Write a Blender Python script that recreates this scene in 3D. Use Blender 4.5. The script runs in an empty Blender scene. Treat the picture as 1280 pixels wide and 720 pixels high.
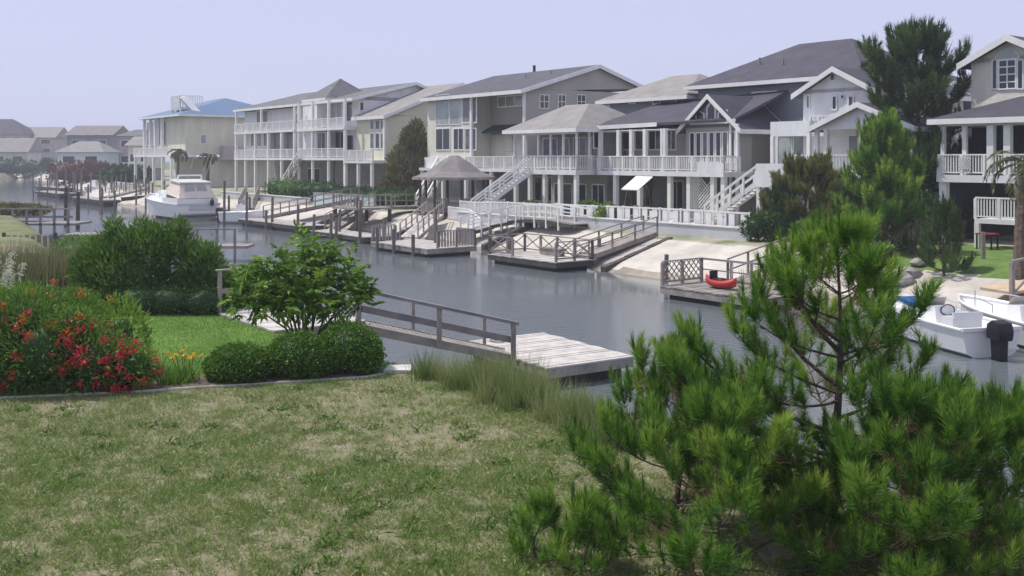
import bpy, bmesh, math, random
import numpy as np
from mathutils import Vector, Matrix, noise as mnoise

random.seed(7); RNG = np.random.default_rng(7)
scene = bpy.context.scene
COL = scene.collection
R = math.radians

# ------------------------------------------------------------------ camera
EYE = 5.8; FPX = 1250.0; HOR = 198.0
cam = bpy.data.cameras.new('camera'); cam_o = bpy.data.objects.new('camera', cam); COL.objects.link(cam_o)
cam.sensor_width = 36.0; cam.lens = 36.0 * FPX / 1280.0
cam.shift_y = -(360 - HOR) / 1280.0
cam.clip_start = 0.1; cam.clip_end = 4000
cam_o.location = (0, 0, EYE); cam_o.rotation_euler = (R(90), 0, 0)
scene.camera = cam_o

# ------------------------------------------------------------------ light
SUN_EL = R(61); SUN_H = Vector((-0.92, 0.30)).normalized()
sv = Vector((SUN_H.x * math.cos(SUN_EL), SUN_H.y * math.cos(SUN_EL), math.sin(SUN_EL)))
sun = bpy.data.lights.new('sun', 'SUN'); sun.energy = 3.5; sun.angle = R(0.6); sun.color = (1.0, 0.95, 0.87)
sun_o = bpy.data.objects.new('sun', sun); COL.objects.link(sun_o)
sun_o.rotation_euler = sv.to_track_quat('Z', 'Y').to_euler()
sun_o.location = (0, 0, 60)
world = bpy.data.worlds.new('World'); scene.world = world; world.use_nodes = True
wn = world.node_tree; wn.nodes.clear()
sky = wn.nodes.new('ShaderNodeTexSky'); sky.sky_type = 'NISHITA'; sky.sun_disc = False
sky.sun_elevation = SUN_EL; sky.sun_rotation = math.atan2(SUN_H.x, SUN_H.y)
sky.air_density = 1.0; sky.dust_density = 1.2; sky.ozone_density = 2.0
mixw = wn.nodes.new('ShaderNodeMix'); mixw.data_type = 'RGBA'; mixw.inputs[0].default_value = 0.86
mixw.inputs[7].default_value = (5.75, 6.0, 8.2, 1)      # thin bright overcast haze mixed into the clear sky
bgn = wn.nodes.new('ShaderNodeBackground'); bgn.inputs[1].default_value = 0.10
wo = wn.nodes.new('ShaderNodeOutputWorld')
wn.links.new(sky.outputs[0], mixw.inputs[6]); wn.links.new(mixw.outputs[2], bgn.inputs[0]); wn.links.new(bgn.outputs[0], wo.inputs[0])
scene.view_settings.view_transform = 'Standard'; scene.view_settings.look = 'None'
scene.view_settings.exposure = 0.2; scene.view_settings.gamma = 1.0; scene.view_settings.use_curve_mapping = False
scene.render.engine = 'CYCLES'
scene.cycles.max_bounces = 6; scene.cycles.transparent_max_bounces = 6; scene.cycles.volume_bounces = 0
scene.cycles.caustics_reflective = False; scene.cycles.caustics_refractive = False

# ------------------------------------------------------------------ canal frame: s along the canal (away), t inland on the far bank
U = np.array((-0.612, 0.791)); U /= np.linalg.norm(U)
N = np.array((U[1], -U[0]))
B0 = np.array((4.9, 55.0))
def W(s, t, z): return (B0[0] + U[0]*s + N[0]*t, B0[1] + U[1]*s + N[1]*t, z)
def toST(x, y):
    v = (x - B0[0], y - B0[1]); return v[0]*U[0] + v[1]*U[1], v[0]*N[0] + v[1]*N[1]
def S(px, t):
    k = (px-640)/FPX; return (k*(B0[1]+N[1]*t) - (B0[0]+N[0]*t)) / (U[0]-k*U[1])
def T(px, s):
    k = (px-640)/FPX; return (k*(B0[1]+U[1]*s) - (B0[0]+U[0]*s)) / (N[0]-k*N[1])
def Z(py, s, t): return EYE - (py-HOR)/FPX * W(s, t, 0)[1]
def G(px, py, z):
    d = (EYE-z)*FPX/(py-HOR); return ((px-640)/FPX*d, d, z)

_fs = [-400, -30, -14, -3, 10, 100, 120, 140, 205, 285, 300]
_ft = [-2, -1.5, -2.0, -2.4, 0.2, 0, 4, 10, 20, 30, 26]
_ns = [-400, -40, -32, -27, -24, -21, -18.5, -14, 10, 20, 45, 73, 110, 150, 195, 280, 300]
_nt = [-24.2, -24.4, -24.5, -24.9, -25.5, -25.8, -25.4, -25.0, -25.4, -22.6, -19.5, -15, -9.5, -5, 2, 27, 27]
def far_shore(s): return np.interp(s, _fs, _ft)
def near_shore(s): return np.interp(s, _ns, _nt)
def wob(a, b, k): return np.sin(a*k+1.3)*np.sin(b*k*0.8+0.4) + 0.5*np.sin(a*k*2.3+b*k*1.9)
def vnoise(x, y, k, seed=0):
    # smooth value noise, about 0..1
    x = np.asarray(x)*k+seed*17.3; y = np.asarray(y)*k+seed*9.1; i = np.floor(x); j = np.floor(y); u = x-i; v = y-j; u = u*u*(3-2*u); v = v*v*(3-2*v)
    h = lambda a, b: np.mod(np.sin(a*127.1+b*311.7+seed*74.7)*43758.5453, 1.0)
    return (h(i, j)*(1-u)+h(i+1, j)*u)*(1-v)+(h(i, j+1)*(1-u)+h(i+1, j+1)*u)*v
def st_height(s, t):
    s = np.asarray(s, float); t = np.asarray(t, float)
    qf = t - far_shore(s) + 0.25*wob(s, t, 0.5)
    qn = near_shore(s) - t + 0.2*wob(s, t, 0.7)
    zf = np.interp(qf, [-6, 0, 1.0, 4.2, 6, 10, 60], [-1.6, 0.0, 0.42, 1.42, 1.5, 1.6, 1.8])
    zn = np.interp(qn, [-4, 0, 0.9, 1.8, 60], [-1.6, 0.0, 1.1, 1.68, 1.7])
    z = np.maximum(zf, zn)
    end = np.interp(s, [286, 292, 330], [-2, 0.2, 1.6])
    return np.maximum(z, end)
def gh(x, y):
    s, t = toST(np.asarray(x, float), np.asarray(y, float)); return st_height(s, t)

# ------------------------------------------------------------------ materials
MATS = {}
def mat(name, col, rough=0.7, var=0.12, scale=3.0, bump=0.0, bscale=None, lap=0, lapaxis=2, col2=None, metal=0.0, spec=0.3, detail=6.0):
    m = bpy.data.materials.new(name); m.use_nodes = True; nt = m.node_tree; nd = nt.nodes; L = nt.links
    p = nd['Principled BSDF']; p.inputs['Roughness'].default_value = rough; p.inputs['Metallic'].default_value = metal
    p.inputs['Specular IOR Level'].default_value = spec
    tc = nd.new('ShaderNodeTexCoord')
    mpn = nd.new('ShaderNodeMapping'); mpn.inputs['Scale'].default_value = (1, 1, 0.3 if lap else 1); L.new(tc.outputs['Object'], mpn.inputs[0])
    nz = nd.new('ShaderNodeTexNoise'); nz.inputs['Scale'].default_value = scale; nz.inputs['Detail'].default_value = detail; nz.inputs['Roughness'].default_value = 0.65
    L.new(mpn.outputs[0], nz.inputs['Vector'])
    rp = nd.new('ShaderNodeValToRGB'); e = rp.color_ramp.elements
    c2 = col2 or tuple(c*(1-2*var) for c in col)
    e[0].position = 0.32; e[0].color = (*c2, 1); e[1].position = 0.68; e[1].color = (*(tuple(min(1, c*(1+var*0.6)) for c in col)), 1)
    L.new(nz.outputs[0], rp.inputs[0]); L.new(rp.outputs[0], p.inputs['Base Color'])
    last = None
    if bump:
        n2 = nd.new('ShaderNodeTexNoise'); n2.inputs['Scale'].default_value = bscale or scale*6; n2.inputs['Detail'].default_value = 4
        L.new(tc.outputs['Object'], n2.inputs['Vector'])
        b = nd.new('ShaderNodeBump'); b.inputs['Strength'].default_value = bump; b.inputs['Distance'].default_value = 0.03
        L.new(n2.outputs[0], b.inputs['Height']); last = b
    if lap:
        sx = nd.new('ShaderNodeSeparateXYZ'); L.new(tc.outputs['Object'], sx.inputs[0])
        if lapaxis == 2: src = sx.outputs[2]
        else:
            ad = nd.new('ShaderNodeMath'); ad.operation = 'ADD'; L.new(sx.outputs[0], ad.inputs[0]); L.new(sx.outputs[1], ad.inputs[1]); src = ad.outputs[0]
        mu = nd.new('ShaderNodeMath'); mu.operation = 'MULTIPLY'; mu.inputs[1].default_value = 1.0/lap; L.new(src, mu.inputs[0])
        fr = nd.new('ShaderNodeMath'); fr.operation = 'FRACT'; L.new(mu.outputs[0], fr.inputs[0])
        b2 = nd.new('ShaderNodeBump'); b2.inputs['Strength'].default_value = 0.8; b2.inputs['Distance'].default_value = 0.03
        if lapaxis != 2:
            pw = nd.new('ShaderNodeMath'); pw.operation = 'GREATER_THAN'; pw.inputs[1].default_value = 0.12; L.new(fr.outputs[0], pw.inputs[0]); L.new(pw.outputs[0], b2.inputs['Height'])
        else:
            b2.invert = True; L.new(fr.outputs[0], b2.inputs['Height'])
        if last: L.new(last.outputs[0], b2.inputs['Normal'])
        last = b2
    if last: L.new(last.outputs[0], p.inputs['Normal'])
    MATS[name] = m; return m
def leafmat(name, lo, hi, transl=0.25, rough=0.5, gloss=0.025, mid=None):
    m = bpy.data.materials.new(name); m.use_nodes = True; nt = m.node_tree; nd = nt.nodes; L = nt.links; nd.clear()
    at = nd.new('ShaderNodeAttribute'); at.attribute_name = 'tone'
    rp = nd.new('ShaderNodeValToRGB'); e = rp.color_ramp.elements
    e[0].position = 0.0; e[0].color = (*lo, 1); e[1].position = 1.0; e[1].color = (*hi, 1)
    if mid: x_ = rp.color_ramp.elements.new(0.5); x_.color = (*mid, 1)
    L.new(at.outputs['Fac'], rp.inputs[0])
    d = nd.new('ShaderNodeBsdfDiffuse'); tr = nd.new('ShaderNodeBsdfTranslucent'); g = nd.new('ShaderNodeBsdfGlossy'); g.inputs['Roughness'].default_value = rough
    L.new(rp.outputs[0], d.inputs[0]); L.new(rp.outputs[0], tr.inputs[0]); g.inputs[0].default_value = (0.8, 0.85, 0.8, 1)
    m1 = nd.new('ShaderNodeMixShader'); m1.inputs[0].default_value = transl; L.new(d.outputs[0], m1.inputs[1]); L.new(tr.outputs[0], m1.inputs[2])
    m2 = nd.new('ShaderNodeMixShader'); m2.inputs[0].default_value = gloss; L.new(m1.outputs[0], m2.inputs[1]); L.new(g.outputs[0], m2.inputs[2])
    o = nd.new('ShaderNodeOutputMaterial'); L.new(m2.outputs[0], o.inputs[0])
    MATS[name] = m; return m
M = MATS
mat('white_paint', (0.79, 0.79, 0.77), 0.55, 0.06, 1.2)
mat('white_siding', (0.75, 0.76, 0.75), 0.6, 0.08, 1.0, lap=0.2)
mat('white_board', (0.76, 0.77, 0.77), 0.6, 0.08, 1.0, lap=0.25, lapaxis=0)
mat('cream_siding', (0.64, 0.62, 0.50), 0.65, 0.08, 1.0, lap=0.2)
mat('yellow_siding', (0.63, 0.62, 0.48), 0.65, 0.06, 0.5, lap=0.2)
mat('tan_siding', (0.40, 0.38, 0.35), 0.7, 0.06, 0.6, lap=0.2)
mat('beige_siding', (0.64, 0.62, 0.53), 0.7, 0.08, 1.0, lap=0.2)
mat('grey_siding', (0.30, 0.31, 0.31), 0.7, 0.06, 0.6, lap=0.2)
mat('slate_siding', (0.22, 0.25, 0.28), 0.7, 0.06, 0.6, lap=0.2)
mat('mauve_siding', (0.42, 0.36, 0.36), 0.7, 0.06, 0.4, lap=0.25)
mat('roof_grey', (0.15, 0.155, 0.16), 0.85, 0.14, 1.0, bump=0.5, bscale=8)
mat('roof_pale', (0.28, 0.265, 0.25), 0.85, 0.12, 1.0, bump=0.5, bscale=8)
mat('roof_mauve', (0.078, 0.074, 0.094), 0.85, 0.14, 1.0, bump=0.5, bscale=8)
mat('roof_charcoal', (0.10, 0.10, 0.115), 0.85, 0.14, 1.0, bump=0.5, bscale=8)
mat('roof_brown', (0.225, 0.205, 0.20), 0.85, 0.14, 1.2, bump=0.5, bscale=9)
mat('roof_blue', (0.12, 0.20, 0.32), 0.45, 0.06, 0.6, lap=0.45, lapaxis=0)
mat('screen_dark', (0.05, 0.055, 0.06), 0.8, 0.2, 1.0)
mat('screen_grey', (0.24, 0.25, 0.26), 0.8, 0.1, 0.6)
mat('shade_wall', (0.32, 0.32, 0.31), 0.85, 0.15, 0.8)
mat('glass', (0.025, 0.032, 0.04), 0.06, 0.2, 0.7, spec=0.6)
mat('glass_curtain', (0.13, 0.135, 0.14), 0.08, 0.3, 1.5, spec=0.6)
mat('glass_pale', (0.35, 0.40, 0.40), 0.1, 0.2, 0.7, spec=0.6)
mat('fabric_green', (0.015, 0.045, 0.035), 0.8, 0.1, 2)
mat('wood_grey', (0.33, 0.30, 0.27), 0.8, 0.22, 1.6, bump=0.4, bscale=20)
mat('wood_deck', (0.58, 0.55, 0.50), 0.8, 0.16, 2.2, bump=0.4, bscale=24)
mat('red_paint', (0.24, 0.035, 0.04), 0.6, 0.1, 2)
mat('wood_brown', (0.30, 0.265, 0.235), 0.85, 0.2, 1.6, bump=0.4, bscale=20)
mat('wood_mauve', (0.28, 0.255, 0.25), 0.85, 0.2, 1.6, bump=0.3, bscale=20)
mat('wood_pile', (0.19, 0.17, 0.15), 0.9, 0.2, 1.6, bump=0.3)
mat('wood_dark', (0.085, 0.078, 0.07), 0.85, 0.2, 1.6, bump=0.4, bscale=20)
mat('wood_new', (0.55, 0.42, 0.28), 0.8, 0.12, 1.6, bump=0.2, bscale=20)
mat('vinyl_wall', (0.56, 0.57, 0.60), 0.6, 0.07, 0.8, lap=0.3, lapaxis=0)
mat('pool_panel', (0.52, 0.62, 0.60), 0.5, 0.06, 0.8)
mat('gelcoat', (0.82, 0.82, 0.80), 0.22, 0.03, 0.8, spec=0.5)
mat('gelcoat_shade', (0.55, 0.56, 0.58), 0.3, 0.04, 0.8, spec=0.5)
mat('canvas', (0.74, 0.66, 0.56), 0.85, 0.05, 1.2)
mat('canvas_blue', (0.02, 0.10, 0.26), 0.85, 0.08, 1.2)
mat('vinyl_clear', (0.42, 0.40, 0.38), 0.3, 0.15, 1.0)
mat('black_plastic', (0.015, 0.016, 0.02), 0.35, 0.2, 3)
mat('purple_grey', (0.16, 0.14, 0.22), 0.35, 0.1, 3)
mat('metal', (0.6, 0.6, 0.6), 0.3, 0.05, 3, metal=0.9)
mat('red_plastic', (0.42, 0.03, 0.03), 0.4, 0.1, 2)
mat('green_paint', (0.02, 0.10, 0.05), 0.7, 0.1, 2)
mat('concrete', (0.58, 0.56, 0.52), 0.9, 0.14, 3.0, bump=0.3)
mat('bark', (0.12, 0.095, 0.075), 0.95, 0.3, 7.0, bump=0.9, bscale=30)
mat('bark_palm', (0.17, 0.13, 0.10), 0.95, 0.3, 7.0, bump=1.0, bscale=18)
mat('dead_wood', (0.30, 0.26, 0.22), 0.95, 0.2, 7.0, bump=0.4)
mat('stone', (0.33, 0.31, 0.29), 0.9, 0.2, 4.0, bump=0.6)
mat('sand', (0.57, 0.53, 0.46), 0.95, 0.14, 0.6, bump=0.5, bscale=5)
mat('sand_wet', (0.33, 0.29, 0.23), 0.8, 0.16, 0.8, bump=0.4, bscale=5)
mat('yard', (0.40, 0.37, 0.29), 0.95, 0.2, 0.5, col2=(0.14, 0.17, 0.07), bump=0.4)
mat('yard_green', (0.13, 0.22, 0.05), 0.95, 0.2, 1.2, bump=0.6, bscale=14)
mat('mud', (0.10, 0.09, 0.07), 0.9, 0.2, 1.0)
mat('lawn_soil', (0.25, 0.215, 0.155), 0.95, 0.2, 3.6, col2=(0.145, 0.155, 0.065), bump=0.9, bscale=22, detail=9)
mat('marsh', (0.20, 0.20, 0.10), 0.95, 0.2, 0.5, col2=(0.09, 0.12, 0.04), bump=0.8, bscale=6)
mat('garden_soil', (0.13, 0.22, 0.045), 0.95, 0.2, 2.0, bump=0.7, bscale=22)
mat('mulch', (0.20, 0.145, 0.12), 0.95, 0.3, 9.0, bump=0.9, bscale=30)
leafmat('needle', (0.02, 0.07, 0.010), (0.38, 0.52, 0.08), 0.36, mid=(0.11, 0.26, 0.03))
leafmat('needle_dead', (0.16, 0.10, 0.05), (0.36, 0.25, 0.13), 0.2)
leafmat('needle_far', (0.02, 0.045, 0.012), (0.12, 0.19, 0.05), 0.2)
leafmat('needle_olive', (0.06, 0.085, 0.02), (0.27, 0.28, 0.07), 0.25)
leafmat('leaf_bright', (0.035, 0.115, 0.012), (0.26, 0.42, 0.05), 0.35)
leafmat('leaf_mid', (0.025, 0.085, 0.010), (0.21, 0.36, 0.05), 0.33)
leafmat('leaf_dark', (0.018, 0.05, 0.012), (0.075, 0.155, 0.03), 0.18)
leafmat('leaf_hedge', (0.015, 0.06, 0.006), (0.17, 0.32, 0.03), 0.22)
leafmat('leaf_cedar', (0.06, 0.085, 0.02), (0.30, 0.26, 0.09), 0.15)
leafmat('leaf_lime', (0.12, 0.20, 0.03), (0.28, 0.36, 0.07), 0.3)
leafmat('reed', (0.12, 0.13, 0.05), (0.36, 0.34, 0.18), 0.25)
leafmat('sea_oats', (0.11, 0.20, 0.035), (0.38, 0.40, 0.18), 0.3)
leafmat('plume', (0.5, 0.48, 0.40), (0.72, 0.70, 0.62), 0.3)
leafmat('petal_red', (0.42, 0.02, 0.03), (0.72, 0.04, 0.10), 0.3)
leafmat('petal_orange', (0.55, 0.08, 0.02), (0.75, 0.22, 0.03), 0.3)
leafmat('petal_yellow', (0.75, 0.42, 0.02), (0.85, 0.65, 0.05), 0.3)
leafmat('lawn_blade', (0.125, 0.255, 0.03), (0.39, 0.37, 0.17), 0.3)
leafmat('garden_blade', (0.10, 0.25, 0.02), (0.25, 0.43, 0.06), 0.3)
leafmat('frond', (0.05, 0.08, 0.03), (0.22, 0.22, 0.12), 0.2)
leafmat('red_leaf', (0.10, 0.04, 0.03), (0.20, 0.09, 0.06), 0.2)

# ------------------------------------------------------------------ builders
ORG = {}
def tag(o, label=None, cat=None, group=None, kind=None):
    if label: o['label'] = label
    if cat: o['category'] = cat
    if group: o['group'] = group
    if kind: o['kind'] = kind
    return o
def thing(name, label, cat, loc, group=None):
    o = bpy.data.objects.new(name, None); COL.objects.link(o); o.location = loc; o.empty_display_size = 0.3
    ORG[o.name] = Vector(loc); return tag(o, label, cat, group)
def link_mesh(name, me, m, parent=None, loc=None):
    o = bpy.data.objects.new(name, me); COL.objects.link(o)
    if m is not None: me.materials.append(M[m] if isinstance(m, str) else m)
    if parent is not None:
        o.parent = parent; ORG[o.name] = ORG[parent.name]
    else:
        o.location = loc or (0, 0, 0); ORG[o.name] = Vector(loc or (0, 0, 0))
    return o
class MB:
    def __init__(self, f=None): self.v = []; self.f = []; self.T = f
    def add(self, vs, fs):
        n = len(self.v); T_ = self.T
        self.v += [T_(*p) for p in vs] if T_ else [tuple(p) for p in vs]
        self.f += [tuple(i+n for i in q) for q in fs]; return self
    def box(self, a0, a1, b0, b1, c0, c1):
        return self.add([(a0,b0,c0),(a1,b0,c0),(a1,b1,c0),(a0,b1,c0),(a0,b0,c1),(a1,b0,c1),(a1,b1,c1),(a0,b1,c1)],
                 [(0,3,2,1),(4,5,6,7),(0,1,5,4),(1,2,6,5),(2,3,7,6),(3,0,4,7)])
    def prism(self, pts, d):
        n = len(pts); q = [tuple(p[i]+d[i] for i in range(3)) for p in pts]
        return self.add(list(pts)+q, [tuple(range(n)), tuple(range(2*n-1, n-1, -1))] + [(i, (i+1) % n, n+(i+1) % n, n+i) for i in range(n)])
    def slab(self, pts, th): return self.prism(pts, (0, 0, -th))
    def bar(self, p, q, w, h=None):
        h = h or w; P = Vector(self.T(*p) if self.T else p); Q = Vector(self.T(*q) if self.T else q)
        d = (Q-P).normalized(); up = Vector((0, 0, 1)) if abs(d.z) < 0.95 else Vector(tuple(U)+(0,))
        sd = d.cross(up).normalized()*w/2; u2 = sd.cross(d).normalized()*h/2
        vs = [P-sd-u2, P+sd-u2, P+sd+u2, P-sd+u2, Q-sd-u2, Q+sd-u2, Q+sd+u2, Q-sd+u2]
        n = len(self.v); self.v += [tuple(x) for x in vs]
        self.f += [tuple(i+n for i in q_) for q_ in [(0,1,2,3),(4,7,6,5),(0,4,5,1),(1,5,6,2),(2,6,7,3),(3,7,4,0)]]; return self
    def tube(self, pts, rad, k=8, cap=True):
        P = [Vector(self.T(*p) if self.T else p) for p in pts]; n = len(self.v); m = len(P)
        rad = rad if isinstance(rad, (list, tuple)) else [rad]*m
        prev = None
        for i in range(m):
            d = (P[min(i+1, m-1)] - P[max(i-1, 0)]).normalized()
            a = d.orthogonal().normalized() if prev is None else (prev - d*prev.dot(d)).normalized()
            prev = a; b = d.cross(a)
            for j in range(k):
                w = 2*math.pi*j/k; self.v.append(tuple(P[i] + (a*math.cos(w)+b*math.sin(w))*rad[i]))
        for i in range(m-1):
            for j in range(k):
                self.f.append((n+i*k+j, n+i*k+(j+1) % k, n+(i+1)*k+(j+1) % k, n+(i+1)*k+j))
        if cap:
            self.f.append(tuple(n+j for j in range(k-1, -1, -1))); self.f.append(tuple(n+(m-1)*k+j for j in range(k)))
        return self
    def build(self, name, m, parent=None, smooth=False, loc=None, bev=0.0):
        org = ORG[parent.name] if parent is not None else Vector(loc or (0, 0, 0))
        me = bpy.data.meshes.new(name); me.from_pydata([(x-org.x, y-org.y, z-org.z) for x, y, z in self.v], [], self.f)
        bm = bmesh.new(); bm.from_mesh(me); bmesh.ops.recalc_face_normals(bm, faces=bm.faces)
        if bev: bmesh.ops.bevel(bm, geom=list(bm.edges), offset=bev, segments=2, affect='EDGES', profile=0.5)
        bm.to_mesh(me); bm.free()
        if smooth: me.shade_smooth()
        return link_mesh(name, me, m, parent, loc)
def frame_at(x, y, z, hx, hy):
    n = math.hypot(hx, hy); hx /= n; hy /= n
    return lambda a, b, c: (x + a*hx - b*hy, y + a*hy + b*hx, z + c)

def raw_mesh(name, verts, sizes, m, parent=None, loc=None, tone=None, extra=None):
    """verts: (n,3) array grouped in faces of `sizes` corners each (one face per group)."""
    org = np.array(ORG[parent.name] if parent is not None else (loc or (0, 0, 0)))
    verts = np.asarray(verts, float)
    nf = len(verts)//sizes
    loops = np.arange(nf*sizes); starts = np.arange(nf)*sizes; tot = np.full(nf, sizes)
    if extra is not None:          # (verts, tris, tone): a solid core added to the same mesh
        ev, et, etn = extra; base = len(verts)
        verts = np.vstack([verts, ev]); loops = np.concatenate([loops, (et+base).ravel()])
        starts = np.concatenate([starts, nf*sizes + np.arange(len(et))*3]); tot = np.concatenate([tot, np.full(len(et), 3)])
        if tone is not None: tone = np.concatenate([tone, np.full(len(ev), etn)])
    me = bpy.data.meshes.new(name)
    me.vertices.add(len(verts)); me.vertices.foreach_set('co', (verts-org).astype(np.float32).ravel())
    me.loops.add(len(loops)); me.loops.foreach_set('vertex_index', loops.astype(np.int32))
    me.polygons.add(len(starts)); me.polygons.foreach_set('loop_start', starts.astype(np.int32)); me.polygons.foreach_set('loop_total', tot.astype(np.int32))
    me.update(calc_edges=True)
    if tone is not None:
        at = me.attributes.new('tone', 'FLOAT', 'POINT'); at.data.foreach_set('value', np.asarray(tone, np.float32))
    return link_mesh(name, me, m, parent, loc)
def unit(a): return a/np.maximum(np.linalg.norm(a, axis=-1, keepdims=True), 1e-9)
def rvec(n): return unit(RNG.normal(size=(n, 3)))
def leaves(P, D, L, Wd, tone):
    n = len(P); D = unit(D); sd = unit(np.cross(D, rvec(n)))
    L = np.broadcast_to(L, (n,))[:, None]; Wd = np.broadcast_to(Wd, (n,))[:, None]
    droop = np.array((0, 0, -0.12))*L
    v = np.stack([P, P+D*L*0.45+sd*Wd/2, P+D*L+droop, P+D*L*0.45-sd*Wd/2], 1).reshape(-1, 3)
    return v, np.repeat(tone, 4)
def blades(P, D, L, Wd, tone):
    n = len(P); D = unit(D); sd = unit(np.cross(D, rvec(n)))
    L = np.broadcast_to(L, (n,))[:, None]; Wd = np.broadcast_to(Wd, (n,))[:, None]
    v = np.stack([P-sd*Wd/2, P+sd*Wd/2, P+D*L], 1).reshape(-1, 3)
    return v, np.repeat(tone, 3)
def ico(c, r, sub=2, jit=0.12):
    bm = bmesh.new(); bmesh.ops.create_icosphere(bm, subdivisions=sub, radius=1.0)
    v = np.array([x.co[:] for x in bm.verts]); f = np.array([[y.index for y in x.verts] for x in bm.faces]); bm.free()
    v = v*(1+jit*RNG.normal(size=(len(v), 1))); return v*np.array(r)+np.array(c), f
def cores(blobs, k=0.72, sub=2):
    vs, fs, n = [], [], 0
    for c, r in blobs:
        v, f = ico(c, np.array(r)*k, sub); vs.append(v); fs.append(f+n); n += len(v)
    return np.vstack(vs), np.vstack(fs)
def blob_leaves(blobs, n, L, Wd, up=0.3, shell=0.30, tone_lo=0.0, tone_hi=1.0, spread=0.6):
    vol = np.array([np.prod(r)**(2/3) for _, r in blobs]); cnt = np.maximum(1, (n*vol/vol.sum()).astype(int))
    Ps, Ds, Ts = [], [], []
    for (c, r), k in zip(blobs, cnt):
        d = rvec(k); rad = 1 - shell*RNG.random(k)**1.5 + 0.07*RNG.normal(size=k)
        Ps.append(np.array(c)+d*np.array(r)*rad[:, None])
        Ds.append(d+spread*RNG.normal(size=(k, 3))+np.array((0, 0, up)))
        bt = RNG.uniform(0.15, 0.75)
        Ts.append(np.clip(bt*0.55+0.45*RNG.random(k)+0.08*RNG.normal(size=k), 0, 1))
    P = np.vstack(Ps); D = np.vstack(Ds); t = np.concatenate(Ts); k = len(P)
    return leaves(P, D, L*RNG.uniform(0.7, 1.3, k), Wd*RNG.uniform(0.7, 1.3, k), tone_lo+(tone_hi-tone_lo)*t)
HAZE = 0.0008
# ------------------------------------------------------------------ setting: ground, water, haze
def build_ground():
    sarr = np.unique(np.concatenate([np.arange(-420, -60, 20), np.arange(-60, -34, 2), np.arange(-34, 40, 0.8), np.arange(40, 120, 1.6), np.arange(120, 320, 4), np.arange(320, 1400, 40)]))
    tarr = np.unique(np.concatenate([np.arange(-900, -80, 30), np.arange(-80, -34, 2), np.arange(-34, -24, 0.35), np.arange(-24, -6, 1.0), np.arange(-6, 8, 0.35), np.arange(8, 40, 1.5), np.arange(40, 900, 30)]))
    s, t = np.meshgrid(sarr, tarr, indexing='ij'); z = st_height(s, t)
    x = B0[0]+U[0]*s+N[0]*t; y = B0[1]+U[1]*s+N[1]*t
    ns, nt_ = s.shape
    V = np.stack([x, y, z], -1).reshape(-1, 3)
    i, j = np.meshgrid(np.arange(ns-1), np.arange(nt_-1), indexing='ij'); a = (i*nt_+j).ravel()
    F = np.stack([a, a+1, a+nt_+1, a+nt_], 1)
    me = bpy.data.meshes.new('ground'); me.from_pydata(V.tolist(), [], F[:, ::-1].tolist())
    names = ['lawn_soil', 'sand', 'yard', 'mud', 'marsh', 'yard_green', 'sand_wet']
    for n_ in names: me.materials.append(M[n_])
    sc = (s[:-1, :-1]+s[1:, 1:])/2; tc = (t[:-1, :-1]+t[1:, 1:])/2; zc = (z[:-1, :-1]+z[1:, 1:])/2
    qf = tc-far_shore(sc)+0.25*wob(sc, tc, 0.5)
    idx = np.where(zc < -0.05, 3, 2)
    idx = np.where((qf > -3) & (qf < 4.3) & (zc >= -0.05), 1, idx)
    idx = np.where((qf > -3) & (qf < 0.5) & (zc >= -0.05), 6, idx)
    qn = near_shore(sc)-tc+0.2*wob(sc, tc, 0.7)
    idx = np.where((qn > -0.2) & (zc >= -0.05), 0, idx)
    idx = np.where((qn > -0.2) & (zc >= -0.05) & (sc > 12), 4, idx)
    idx = np.where((qf > 3.2) & (sc < -13) & (sc > -40) & (tc < 9.6+0.8*np.sin(sc*1.3)), 5, idx)
    idx = np.where((sc > 288), 1, idx); idx = np.where((sc > 298) , 5, idx)
    me.polygons.foreach_set('material_index', idx.ravel().astype(np.int32)); me.shade_smooth()
    o = bpy.data.objects.new('ground', me); COL.objects.link(o); tag(o, 'low sandy canal banks and yards under the houses and lawn', kind='structure'); o['category'] = 'ground'
build_ground()

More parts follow.
